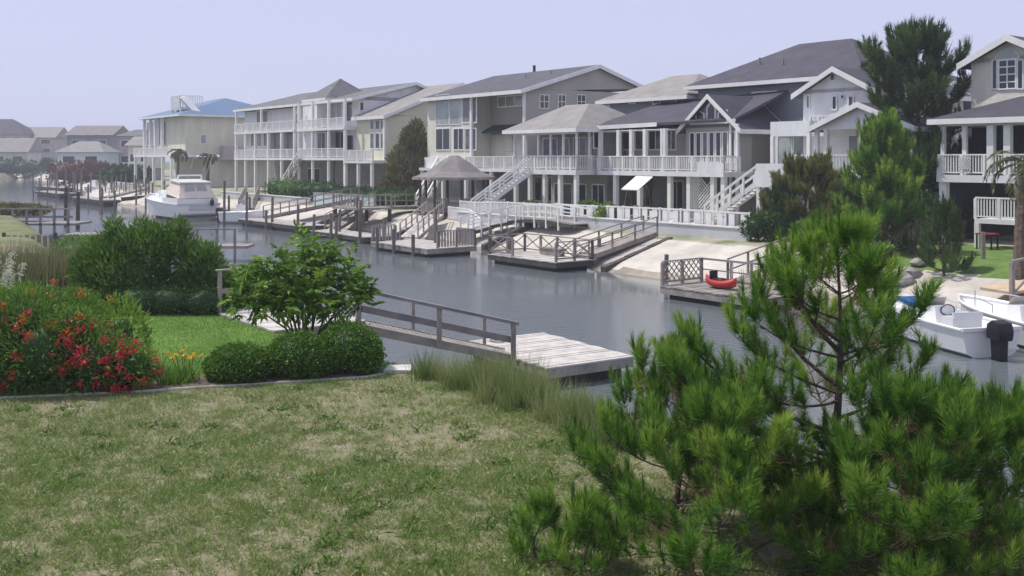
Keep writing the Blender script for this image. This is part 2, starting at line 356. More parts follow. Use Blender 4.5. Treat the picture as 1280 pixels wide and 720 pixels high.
def build_water():
    m = bpy.data.materials.new('water'); m.use_nodes = True; nt = m.node_tree; nd = nt.nodes; L = nt.links
    p = nd['Principled BSDF']; p.inputs['Base Color'].default_value = (0.125, 0.145, 0.155, 1); p.inputs['Roughness'].default_value = 0.06
    p.inputs['IOR'].default_value = 1.33; p.inputs['Specular IOR Level'].default_value = 0.5
    tc = nd.new('ShaderNodeTexCoord')
    mp = nd.new('ShaderNodeMapping'); mp.inputs['Rotation'].default_value = (0, 0, R(20)); mp.inputs['Scale'].default_value = (0.8, 1.7, 1)
    L.new(tc.outputs['Object'], mp.inputs[0])
    n1 = nd.new('ShaderNodeTexNoise'); n1.inputs['Scale'].default_value = 3.0; n1.inputs['Detail'].default_value = 5; n1.inputs['Roughness'].default_value = 0.6
    L.new(mp.outputs[0], n1.inputs[0])
    n2 = nd.new('ShaderNodeTexNoise'); n2.inputs['Scale'].default_value = 0.09; n2.inputs['Detail'].default_value = 2
    L.new(tc.outputs['Object'], n2.inputs[0])
    # rippled by the breeze in the open middle, calm in the lee of the far docks
    dp = nd.new('ShaderNodeVectorMath'); dp.operation = 'DOT_PRODUCT'; dp.inputs[1].default_value = (N[0], N[1], 0); L.new(tc.outputs['Object'], dp.inputs[0])
    t0 = float(B0 @ N)
    mr = nd.new('ShaderNodeMapRange'); mr.inputs[1].default_value = t0-15; mr.inputs[2].default_value = t0-8; mr.inputs[3].default_value = 1.3; mr.inputs[4].default_value = 0.10; mr.clamp = True
    wv = nd.new('ShaderNodeMath'); wv.operation = 'MULTIPLY_ADD'; wv.inputs[1].default_value = 14; wv.inputs[2].default_value = -7; L.new(n2.outputs[0], wv.inputs[0])
    ad = nd.new('ShaderNodeMath'); L.new(dp.outputs['Value'], ad.inputs[0]); L.new(wv.outputs[0], ad.inputs[1])
    L.new(ad.outputs[0], mr.inputs[0])
    b = nd.new('ShaderNodeBump'); b.inputs['Distance'].default_value = 0.05
    ms = nd.new('ShaderNodeMath'); ms.operation = 'MULTIPLY'; ms.inputs[1].default_value = 1.0; L.new(mr.outputs[0], ms.inputs[0]); L.new(ms.outputs[0], b.inputs['Strength'])
    L.new(n1.outputs[0], b.inputs['Height']); L.new(b.outputs[0], p.inputs['Normal'])
    q = MB(); q.add([(-900, -300, 0), (700, -300, 0), (700, 1200, 0), (-900, 1200, 0)], [(0, 1, 2, 3)])
    o = q.build('canal_water', m); tag(o, 'calm grey green canal water', 'water', kind='structure')
build_water()

def build_haze():
    m = bpy.data.materials.new('haze'); m.use_nodes = True; nt = m.node_tree; nd = nt.nodes; nd.clear()
    v = nd.new('ShaderNodeVolumePrincipled'); v.inputs['Color'].default_value = (0.86, 0.88, 1.0, 1); v.inputs['Density'].default_value = HAZE
    v.inputs['Anisotropy'].default_value = 0.2
    o_ = nd.new('ShaderNodeOutputMaterial'); nt.links.new(v.outputs[0], o_.inputs['Volume'])
    q = MB(); q.box(-1600, 1600, -1300, 2200, -3, 24)
    o = q.build('haze', m); tag(o, 'thin pale summer haze over the canal', 'haze', kind='stuff')
build_haze()

# ------------------------------------------------------------------ near bank
GZ = 1.7
# edge board between rough lawn and garden
EDGE = [(-10.5, 16.9), (-8.8, 17.1), (-6.5, 17.6), (-5.6, 17.9), (-4.0, 18.35), (-2.75, 18.75), (-2.45, 19.0)]
def edge_y(x): return np.interp(x, [p[0] for p in EDGE], [p[1] for p in EDGE])
def build_lawn():
    # lush garden lawn: a sheet of its own beyond the edging
    xs = np.arange(-14, -2.4, 0.25); V, F = [], []
    rows = 34
    for i, x in enumerate(xs):
        y0 = float(edge_y(x))+0.03
        for j in range(rows):
            # run to just short of the bank
            y1 = y0 + 12; 
            y = y0 + (y1-y0)*j/(rows-1); V.append((x, y, float(gh(x, y))+0.008))
    keep = lambda x, y: (near_shore(toST(x, y)[0]) - toST(x, y)[1]) > 1.15
    for i in range(len(xs)-1):
        for j in range(rows-1):
            a = i*rows+j; q = (a, a+rows, a+rows+1, a+1)
            if all(keep(V[k][0], V[k][1]) for k in q): F.append(q)
    b = MB(); b.v = V; b.f = F
    tag(b.build('garden_lawn', 'garden_soil'), 'lush green garden lawn behind the edging', 'lawn', kind='structure')
    b = MB()
    for p, q in zip(EDGE[:-1], EDGE[1:]):
        b.bar((p[0], p[1], GZ-.01), (q[0], q[1], GZ-.01), 0.03, 0.06)
    tag(b.build('lawn_edging', 'concrete', loc=(-5, 18, GZ)), 'pale concrete edging strip between rough lawn and planting bed', 'edging')
    b = MB(); pts = [(-7.4, 17.5), (-6.5, 17.66), (-5.6, 17.95), (-4.0, 18.4), (-2.75, 18.8), (-2.9, 19.6), (-5.0, 19.2), (-6.6, 18.6), (-7.4, 18.2)]
    b.add([(x, y, GZ+0.012) for x, y in pts], [tuple(range(len(pts)))])
    tag(b.build('planting_bed', 'mulch'), 'strip of bare brown mulch along the edging', 'planting bed', kind='structure')
    # rough lawn blades
    n = 460000
    y = 8.6 + (20.5-8.6)*RNG.random(n)**1.35; x = (RNG.random(n)*2-1)*(0.56*y+0.6)
    s, t = toST(x, y); qn = near_shore(s)-t
    pn = 0.02 + 0.34*vnoise(x, y, 0.55, 1) + 0.34*vnoise(x, y, 1.9, 2) + 0.28*vnoise(x, y, 5.0, 3) + 0.24*vnoise(x, y, 13.0, 4)
    ok = (qn > 0.9) & ((y < edge_y(x)-0.02) | (x > -2.4)) & (RNG.random(n) < np.clip(2.6*(pn-0.34), 0.10, 1))
    x, y, pn = x[ok], y[ok], pn[ok]; k = len(x)
    P = np.stack([x, y, gh(x, y)-0.005], 1)
    D = np.stack([RNG.normal(size=k)*0.7, RNG.normal(size=k)*0.7, 0.55+RNG.random(k)*0.6], 1)
    tn = np.clip(1.02-pn*1.1 + 0.25*RNG.normal(size=k), 0, 1)
    v, tt = blades(P, D, (0.04+0.07*RNG.random(k))*(0.7+0.6*np.clip(pn, 0, 1)), 0.007+0.005*RNG.random(k), tn)
    tag(raw_mesh('lawn_grass', v, 3, 'lawn_blade', tone=tt), 'patchy half dry lawn grass', 'grass', kind='stuff')
    # scattered broad weeds, in tufts
    c = 1500; cy = 8.8 + 9.5*RNG.random(c); cx = (RNG.random(c)*2-1)*(0.55*cy); ok = cy < edge_y(cx)-0.2
    cx, cy = cx[ok], cy[ok]; rep = 20
    X = np.repeat(cx, rep)+RNG.normal(size=len(cx)*rep)*0.055; Y = np.repeat(cy, rep)+RNG.normal(size=len(cx)*rep)*0.055
    s, t = toST(X, Y); ok = near_shore(s)-t > 1; X, Y = X[ok], Y[ok]; k = len(X)
    v, tt = leaves(np.stack([X, Y, gh(X, Y)], 1), np.stack([RNG.normal(size=k), RNG.normal(size=k), 0.5+RNG.random(k)], 1), 0.05+0.11*RNG.random(k), 0.013, RNG.random(k))
    tt = np.clip(np.repeat(np.repeat(RNG.random(len(cx)), rep)[ok], 4)*0.75+tt*0.25, 0, 1)
    tag(raw_mesh('lawn_weeds', v, 4, 'lawn_blade', tone=tt), 'broad leaved weed tufts in the rough lawn', 'weeds', kind='stuff')
    # broad dark weeds in loose rosettes
    c = 260; cy = 8.8+9.5*RNG.random(c)**1.1; cx = (RNG.random(c)*2-1)*(0.55*cy); ok = (vnoise(cx, cy, 0.8, 7) > 0.45) & (cy < edge_y(cx)-0.3); cx, cy = cx[ok], cy[ok]; rep = 34
    X = np.repeat(cx, rep)+RNG.normal(size=len(cx)*rep)*0.10; Y = np.repeat(cy, rep)+RNG.normal(size=len(cx)*rep)*0.10; s, t = toST(X, Y); ok = near_shore(s)-t > 1; X, Y = X[ok], Y[ok]; k = len(X)
    v, tt = leaves(np.stack([X, Y, gh(X, Y)], 1), np.stack([RNG.normal(size=k), RNG.normal(size=k), 0.35+0.8*RNG.random(k)], 1), 0.06+0.10*RNG.random(k), 0.026, RNG.random(k)*0.7)
    tag(raw_mesh('broad_weeds', v, 4, 'leaf_mid', tone=tt), 'darker broad leaved weeds scattered in the rough lawn', 'weeds', kind='stuff')
    # dry clippings and leaf litter
    k = 5200; y = 8.7+11*RNG.random(k)**1.3; x = (RNG.random(k)*2-1)*0.56*y; s, t = toST(x, y); ok = (near_shore(s)-t > 1) & (y < edge_y(x)-.05); x, y = x[ok], y[ok]; k = len(x)
    v, tt = leaves(np.stack([x, y, gh(x, y)+0.03+0.03*RNG.random(k)], 1), np.stack([RNG.normal(size=k), RNG.normal(size=k), 0.15*RNG.normal(size=k)], 1), 0.04+0.08*RNG.random(k), 0.010+0.016*RNG.random(k), RNG.random(k))
    tag(raw_mesh('leaf_litter', v, 4, 'reed', tone=tt), 'dry straw coloured clippings lying on the rough lawn', 'litter', kind='stuff')
    # garden lawn blades
    n = 90000
    x = -13.5 + 11.2*RNG.random(n); y = edge_y(x)+0.05+10*RNG.random(n)**1.3; s, t = toST(x, y); qn = near_shore(s)-t
    bed = (x > -7.4) & (y < edge_y(x)+0.55)
    ok = (qn > 1.5) & ~bed; x, y = x[ok], y[ok]; k = len(x)
    v, tt = blades(np.stack([x, y, gh(x, y)], 1), np.stack([RNG.normal(size=k)*.5, RNG.normal(size=k)*.5, .8+RNG.random(k)*.5], 1), 0.05+0.04*RNG.random(k), 0.012, np.clip(0.5+0.3*wob(x, y, 1.3)+0.25*RNG.normal(size=k), 0, 1))
    tag(raw_mesh('garden_grass', v, 3, 'garden_blade', tone=tt), 'short bright green garden grass', 'grass', kind='stuff')
    # tall bank grass (sea oats)
    line = [(G(528, 466, 1.65), 0.45), (G(550, 474, 1.65), 0.62), (G(590, 488, 1.65), 0.7), (G(630, 502, 1.65), 0.75), (G(665, 516, 1.65), 0.7), (G(700, 532, 1.65), 0.65), (G(740, 548, 1.65), 0.55), (G(790, 560, 1.65), 0.5)]
    Ps, Ds, Ls, Ts = [], [], [], []
    for i in range(90):
        u = RNG.random()*(len(line)-1); a = int(u); f = u-a
        p = np.array(line[a][0])*(1-f)+np.array(line[a+1][0])*f; h = line[a][1]*(1-f)+line[a+1][1]*f
        p = p[:2]+RNG.normal(size=2)*0.24+np.array((0.10, 0.06)); k = 150; h *= RNG.uniform(0.5, 1.4)
        q = p+RNG.normal(size=(k, 2))*0.10
        Ps.append(np.stack([q[:, 0], q[:, 1], gh(q[:, 0], q[:, 1])-0.02], 1)); Ds.append(np.stack([RNG.normal(size=k)*0.32, RNG.normal(size=k)*0.32, np.ones(k)], 1))
        Ls.append(h*RNG.uniform(0.5, 1.1, k)); Ts.append(np.clip(RNG.uniform(0.05, 0.9)+0.2*RNG.normal(size=k), 0, 1))
    v, tt = blades(np.vstack(Ps), np.vstack(Ds), np.concatenate(Ls), 0.014, np.concatenate(Ts))
    tag(raw_mesh('bank_grass', v, 3, 'sea_oats', tone=tt), 'tall wispy dune grass along the bank below the gangway', 'grass', kind='stuff')
build_lawn()

def shrub(name, label, cat, base, blobs, n, L, Wd, m, up=0.3, core=0.72, stems=4, group=None, stem_r=0.02, spread=0.6, shell=0.30):
    """blobs are (offset, radii) from the base point"""
    t = thing(name, label, cat, base, group); b = np.array(base)
    bl = [(b+np.array(c), np.array(r)) for c, r in blobs]
    v, tt = blob_leaves(bl, n, L, Wd, up=up, spread=spread, shell=shell)
    ex = None
    if core: cv, cf = cores(bl, core); ex = (cv, cf, 0.02)
    raw_mesh('foliage', v, 4, m, t, tone=tt, extra=ex)
    if stems:
        s = MB()
        for i in range(stems):
            c, r = blobs[i % len(blobs)]; a = RNG.normal(size=2)*0.06
            s.tube([(b[0]+a[0], b[1]+a[1], b[2]-0.05), (b[0]+a[0]+c[0]*0.5, b[1]+a[1]+c[1]*0.5, b[2]+c[2]*0.55), (b[0]+c[0], b[1]+c[1], b[2]+c[2])], [stem_r*1.3, stem_r, stem_r*0.5], 6)
        s.build('stem', 'bark', t)
    return t
# clipped hedges by the edging
def hedges():
    for i, (px0, px1, py, d, h, lab) in enumerate([(252, 345, 476, 18.6, 0.62, 'leftmost clipped round dark green bush beside the yellow flowers'),
                                     (325, 425, 470, 18.95, 0.78, 'middle clipped bush directly under the bright leafy small tree'),
                                     (388, 484, 466, 19.3, 0.90, 'rightmost clipped round bush next to the gangway and small lamp')]):
        x = ((px0+px1)/2-640)/FPX*d; w = (px1-px0)/FPX*d/2
        bl = [((0, 0, h*0.48), (w*0.78, 0.6, h*0.54)), ((-w*0.45, 0.05, h*0.38), (w*0.45, 0.5, h*0.42)), ((w*0.45, -0.05, h*0.38), (w*0.45, 0.5, h*0.42))]
        shrub('clipped_bush', lab, 'bush', (x, d, GZ), bl, 11000, 0.06, 0.03, 'leaf_hedge', core=0.85, stems=3, group='clipped bushes along the edging', shell=0.2, spread=0.8)
hedges()
def red_bush():
    base = (-8.0, 17.75, GZ); t = thing('flowering_bush', 'large green bush covered in red and pink flowers at the lawn edge', 'bush', base)
    b = np.array(base)
    bl = [((-1.15, 0, 0.75), (0.8, 0.65, 0.9)), ((-0.3, -0.1, 0.65), (0.8, 0.7, 0.8)), ((0.5, 0, 0.5), (0.75, 0.6, 0.62)), ((1.15, 0.05, 0.38), (0.5, 0.45, 0.48)), ((-0.7, 0.2, 1.1), (0.6, 0.5, 0.55)), ((-1.8, 0.2, 0.8), (0.7, 0.6, 0.9)), ((0.1, 0.1, 1.0), (0.55, 0.45, 0.45))]
    bl = [(b+np.array(c), np.array(r)) for c, r in bl]
    v, tt = blob_leaves(bl, 15000, 0.12, 0.032, up=0.6, shell=0.4); cv, cf = cores(bl, 0.66)
    raw_mesh('foliage', v, 4, 'leaf_mid', t, tone=tt, extra=(cv, cf, 0.0))
    for nm, cnt, m, reg in (('red_blossom', 85, 'petal_red', 0), ('orange_blossom', 18, 'petal_orange', 1)):
        Ps, Ds, Ts = [], [], []
        for i in range(cnt):
            c, r = bl[RNG.choice([0, 1, 2, 2, 3, 3, 1, 2])] if reg == 0 else bl[RNG.choice([4, 1, 2, 3, 6])]
            d = unit(RNG.normal(size=3)+np.array((0, -0.9, 0.45))); p = c+d*r*RNG.uniform(0.93, 1.08); k = 26
            Ps.append(p+RNG.normal(size=(k, 3))*0.045); Ds.append(RNG.normal(size=(k, 3))+d*0.6); Ts.append(RNG.random(k))
        v, tt = leaves(np.vstack(Ps), np.vstack(Ds), 0.055, 0.04, np.concatenate(Ts)); raw_mesh('blossoms', v, 4, m, t, tone=tt)
    s = MB()
    for i in range(7):
        c = bl[i][0]; s.tube([(b[0]+(c[0]-b[0])*0.4, b[1], GZ-0.05), tuple(c)], [0.025, 0.01], 6)
    s.build('stem', 'bark', t)
    # taller green stalks behind with orange tops
    base = (-8.3, 18.9, GZ)
    bl = [((-0.9, 0, 0.85), (0.6, 0.45, 0.8)), ((0.0, 0.1, 0.8), (0.6, 0.45, 0.75)), ((0.9, 0, 0.75), (0.5, 0.4, 0.72))]
    t = shrub('leafy_bush', 'loose green bush with a few orange heads behind the red flowering bush', 'bush', base, bl, 5500, 0.15, 0.028, 'leaf_bright', up=1.0, core=0.5)
    Ps, Ds, Ts = [], [], []
    for i in range(6):
        c, r = bl[i % 3]; p = np.array(base)+np.array(c)+np.array((RNG.normal()*0.3, RNG.normal()*0.2, r[2]*RNG.uniform(0.85, 1.1))); k = 16
        Ps.append(p+RNG.normal(size=(k, 3))*0.04); Ds.append(RNG.normal(size=(k, 3))); Ts.append(RNG.random(k))
    v, tt = leaves(np.vstack(Ps), np.vstack(Ds), 0.05, 0.035, np.concatenate(Ts)); raw_mesh('blossoms', v, 4, 'petal_orange', t, tone=tt)
red_bush()
def lilies():
    for i, (px, py, lab) in enumerate([(192, 462, 'clump of yellow daylilies touching the red flowering bush'), (232, 468, 'clump of yellow daylilies between the red bush and the clipped bushes'), (212, 472, 'low green lily leaves on the mulch between two yellow clumps')]):
        p = G(px, py+9, GZ); t = thing('daylily', lab, 'flower', p, 'daylilies on the mulch bed'); k = 240
        a = RNG.normal(size=(k, 2))*0.10
        v, tt = blades(np.stack([p[0]+a[:, 0], p[1]+a[:, 1], np.full(k, GZ)], 1), np.stack([RNG.normal(size=k)*.45, RNG.normal(size=k)*.45, np.ones(k)], 1), 0.22+0.2*RNG.random(k), 0.018, RNG.random(k)); raw_mesh('leaves', v, 3, 'leaf_bright', t, tone=tt)
        if i < 2:
            Ps, Ds, Ts = [], [], []; st = MB()
            for j in range(9):
                q = np.array((p[0]+RNG.normal()*0.17, p[1]+RNG.normal()*0.1, GZ+RNG.uniform(0.42, 0.58))); k = 12
                st.tube([(p[0]+(q[0]-p[0])*.4, p[1], GZ), tuple(q)], 0.005, 5)
                Ps.append(np.tile(q, (k, 1))); Ds.append(unit(RNG.normal(size=(k, 3)))+np.array((0, 0, 0.5))); Ts.append(RNG.random(k))
            v, tt = leaves(np.vstack(Ps), np.vstack(Ds), 0.065, 0.032, np.concatenate(Ts)); raw_mesh('blossoms', v, 4, 'petal_yellow', t, tone=tt); st.build('stem', 'green_paint', t)
lilies()
def small_tree():
    base = (-4.25, 20.6, GZ); b = np.array(base)
    t = thing('ornamental_tree', 'bright green leafy small tree on several slender trunks above the clipped bushes', 'tree', base)
    heads = [((-1.05, 0.1, 1.55), 0.42), ((-0.6, -0.3, 1.95), 0.45), ((-0.1, 0.2, 2.1), 0.5), ((-0.25, -0.3, 1.6), 0.45), ((0.45, 0, 1.85), 0.45), ((0.85, 0.2, 1.5), 0.42), ((1.15, -0.1, 1.35), 0.32), ((0.3, -0.4, 1.4), 0.4), ((-0.75, 0.4, 1.35), 0.4), ((0.2, 0.5, 1.6), 0.4), ((-1.2, -0.2, 1.2), 0.3), ((-0.6, -0.4, 1.15), 0.38), ((0.1, -0.5, 1.15), 0.38), ((0.75, -0.4, 1.1), 0.36), ((-0.1, 0.1, 1.3), 0.4)]
    tr = MB(); Ps, Ds, Ts = [], [], []
    for (c, r) in heads:
        c = np.array(c); mid = c*np.array((0.35, 0.35, 0.5))+RNG.normal(size=3)*0.05
        tr.tube([tuple(b+c*np.array((0.1, 0.1, 0))-np.array((0, 0, .05))), tuple(b+mid), tuple(b+c)], [0.03, 0.022, 0.01], 6)
        for j in range(40):       # arching compound leaves
            d = unit(RNG.normal(size=3)+np.array((0, 0, 0.5))+c*np.array((0.4, 0.4, 0))); st = b+c+RNG.normal(size=3)*r*0.38; ln = r*RNG.uniform(0.55, 1.0); bt = RNG.uniform(0.15, 0.9)
            for q in np.linspace(0.15, 1, 8):
                p = st+d*ln*q+np.array((0, 0, -0.25*ln*q*q))
                for sg in (-1, 1):
                    sd = unit(np.cross(d, np.array((0, 0, 1.0))))*sg
                    Ps.append(p); Ds.append(sd*0.8+d*0.7+np.array((0, 0, -0.15))+RNG.normal(size=3)*.15); Ts.append(np.clip(bt+RNG.normal()*0.12, 0, 1))
    v, tt = leaves(np.array(Ps), np.array(Ds), 0.16*RNG.uniform(0.7, 1.25, len(Ps)), 0.052, np.array(Ts))
    raw_mesh('crown', v, 4, 'leaf_bright', t, tone=tt); tr.build('trunk', 'bark', t)
small_tree()
def back_shrubs():
    shrub('round_shrub', 'big dense dark green shrub at the back of the garden lawn', 'shrub', (-9.9, 27.2, 1.6),
          [((-1.45, 0, 0.9), (0.6, 0.6, 0.85)), ((-0.8, -.2, 1.0), (0.65, 0.6, 0.9)), ((-0.15, -.1, 0.7), (0.6, 0.6, 0.7)), ((1.35, 0.1, 0.55), (0.55, 0.6, 0.55)), ((0.6, 0.3, 0.4), (0.5, 0.4, 0.4)), ((-1.15, 0, 1.6), (0.5, 0.5, 0.5)), ((-0.5, 0, 1.85), (0.55, 0.5, 0.5)), ((0.15, -.1, 1.75), (0.6, 0.5, 0.55)), ((0.8, 0, 1.75), (0.5, 0.5, 0.5)), ((1.3, 0, 1.45), (0.5, 0.5, 0.5)), ((1.75, 0, 1.0), (0.4, 0.5, 0.5)), ((0.3, 0, 2.15), (0.4, 0.4, 0.3)), ((-0.2, .1, 2.2), (0.3, 0.3, 0.3)), ((-1.75, 0, 1.25), (0.3, 0.4, 0.4)), ((0.85, 0, 2.25), (0.22, 0.3, 0.3)), ((-0.95, 0, 2.2), (0.25, 0.3, 0.35)), ((1.7, 0, 1.55), (0.25, 0.3, 0.3)), ((0.35, 0.1, 1.05), (0.42, 0.4, 0.4)), ((0.95, 0.1, 0.75), (0.35, 0.4, 0.3))],
          15000, 0.22, 0.036, 'leaf_mid', up=1.2, core=0.5, stems=6, stem_r=0.03, shell=0.55, spread=0.45)
    shrub('low_hedge', 'low dark hedge at the right end of the garden lawn before the pier', 'hedge', (-8.6, 26.4, 1.68),
          [((-1.3, 0, 0.3), (0.7, 0.4, 0.42)), ((-0.4, 0, 0.32), (0.7, 0.4, 0.42)), ((0.5, 0, 0.3), (0.7, 0.4, 0.42))], 5000, 0.07, 0.035, 'leaf_dark', core=0.85, shell=0.2)
    shrub('leafy_shrub', 'small light green shrub between the dark shrub and the pier railing', 'shrub', (-8.15, 27.6, 1.5),
          [((0, 0, 0.85), (0.6, 0.5, 0.5)), ((0.5, 0, 0.75), (0.5, 0.4, 0.42)), ((-0.5, 0, 0.9), (0.45, 0.4, 0.5))], 3200, 0.12, 0.04, 'leaf_bright', up=0.5, core=0.55)
    shrub('lower_shrub', 'dark bushy shrub at the foot of the big round shrub beside the orange heads', 'shrub', (-12.1, 25.6, 1.68),
          [((-0.3, 0, 0.4), (0.9, 0.5, 0.55)), ((0.8, 0, 0.35), (0.7, 0.4, 0.45))], 3600, 0.10, 0.04, 'leaf_mid', core=0.75)
    # reeds and loose weeds on the left
    for (px, d, h, wd, n, m, lab, nm) in [(60, 29.5, 1.9, 1.0, 1700, 'reed', 'tall straw coloured reed clump left of the big round shrub', 'reed_clump'),
                               (10, 28.5, 2.1, 1.1, 1700, 'reed', 'straw and green reed clump at the left edge of the picture', 'reed_clump'),
                               (112, 30.5, 1.7, 0.8, 1300, 'reed', 'thin reed clump half behind the big round shrub', 'reed_clump'),
                               (-22, 24.6, 1.6, 0.9, 1200, 'leaf_bright', 'bright green arching grass clump behind the red flowering bush', 'grass_clump')]:
        x = (px-640)/FPX*d; base = (x, d, 1.6); t = thing(nm, lab, 'reeds' if nm == 'reed_clump' else 'grass clump', base, 'reed clumps' if nm == 'reed_clump' else None)
        a = RNG.normal(size=(n, 2))*np.array((wd*0.42, 0.3))
        v, tt = blades(np.stack([x+a[:, 0], d+a[:, 1], np.full(n, 1.55)], 1), np.stack([RNG.normal(size=n)*.24, RNG.normal(size=n)*.24, np.ones(n)], 1), h*RNG.uniform(0.45, 1.05, n), 0.03, np.clip(RNG.random(n), 0, 1)); raw_mesh('leaves', v, 3, m, t, tone=tt)
    for (px, py, d, w, h, m, lab) in [(40, 318, 36, 2.0, 1.0, 'leaf_mid', 'rounded green shrub behind the reed clumps'),
                                  (10, 255, 75, 3.2, 2.2, 'leaf_cedar', 'olive shrub on the marshy point at the far left'),
                                  (-8, 320, 33, 1.4, 1.2, 'leaf_bright', 'light green shrub at the picture edge behind the reeds'),
                                  (118, 295, 38, 1.7, 1.0, 'leaf_bright', 'light green shrub just left of the round shrub top')]:
        x = (px-640)/FPX*d; zt = EYE-(py-HOR)/FPX*d; z0 = float(gh(x, d))
        hh = max(0.6, zt-z0)
        shrub('bank_shrub', lab, 'shrub', (x, d, z0), [((-w*.4, 0, hh*.5), (w*.6, w*.5, hh*.5)), ((w*.4, 0, hh*.45), (w*.6, w*.5, hh*.48)), ((0, 0, hh*.6), (w*.5, w*.45, hh*.42))], 3600, 0.11*max(1, d/36), 0.05*max(1, d/36), m, core=0.7, group='shrubs on the left bank')
    # white plumes at the left edge
    x, d = -11.9, 23.2; t = thing('pampas_grass', 'pale feathery white plumes at the left edge above the red flowers', 'grass plumes', (x, d, 1.65)); n = 260
    v, tt = blades(np.stack([x+RNG.normal(size=n)*.15, d+RNG.normal(size=n)*.15, np.full(n, 1.65)], 1), np.stack([RNG.normal(size=n)*.25, RNG.normal(size=n)*.25, np.ones(n)], 1), RNG.uniform(0.8, 1.6, n), 0.02, RNG.random(n)); raw_mesh('leaves', v, 3, 'leaf_bright', t, tone=tt)
    Ps, Ds = [], []
    for i in range(11):
        q = np.array((x+RNG.normal()*0.3, d+RNG.normal()*.2, 1.65+RNG.uniform(1.0, 1.75))); k = 60; u = RNG.random(k)[:, None]
        Ps.append(q+np.array((0.12, 0, 0.35))*u+RNG.normal(size=(k, 3))*0.035); Ds.append(RNG.normal(size=(k, 3))*.6+np.array((0.3, 0, -0.1)))
    v, tt = leaves(np.vstack(Ps), np.vstack(Ds), 0.10, 0.02, RNG.random(len(Ps)*60)); raw_mesh('plume', v, 4, 'plume', t, tone=tt)
back_shrubs()

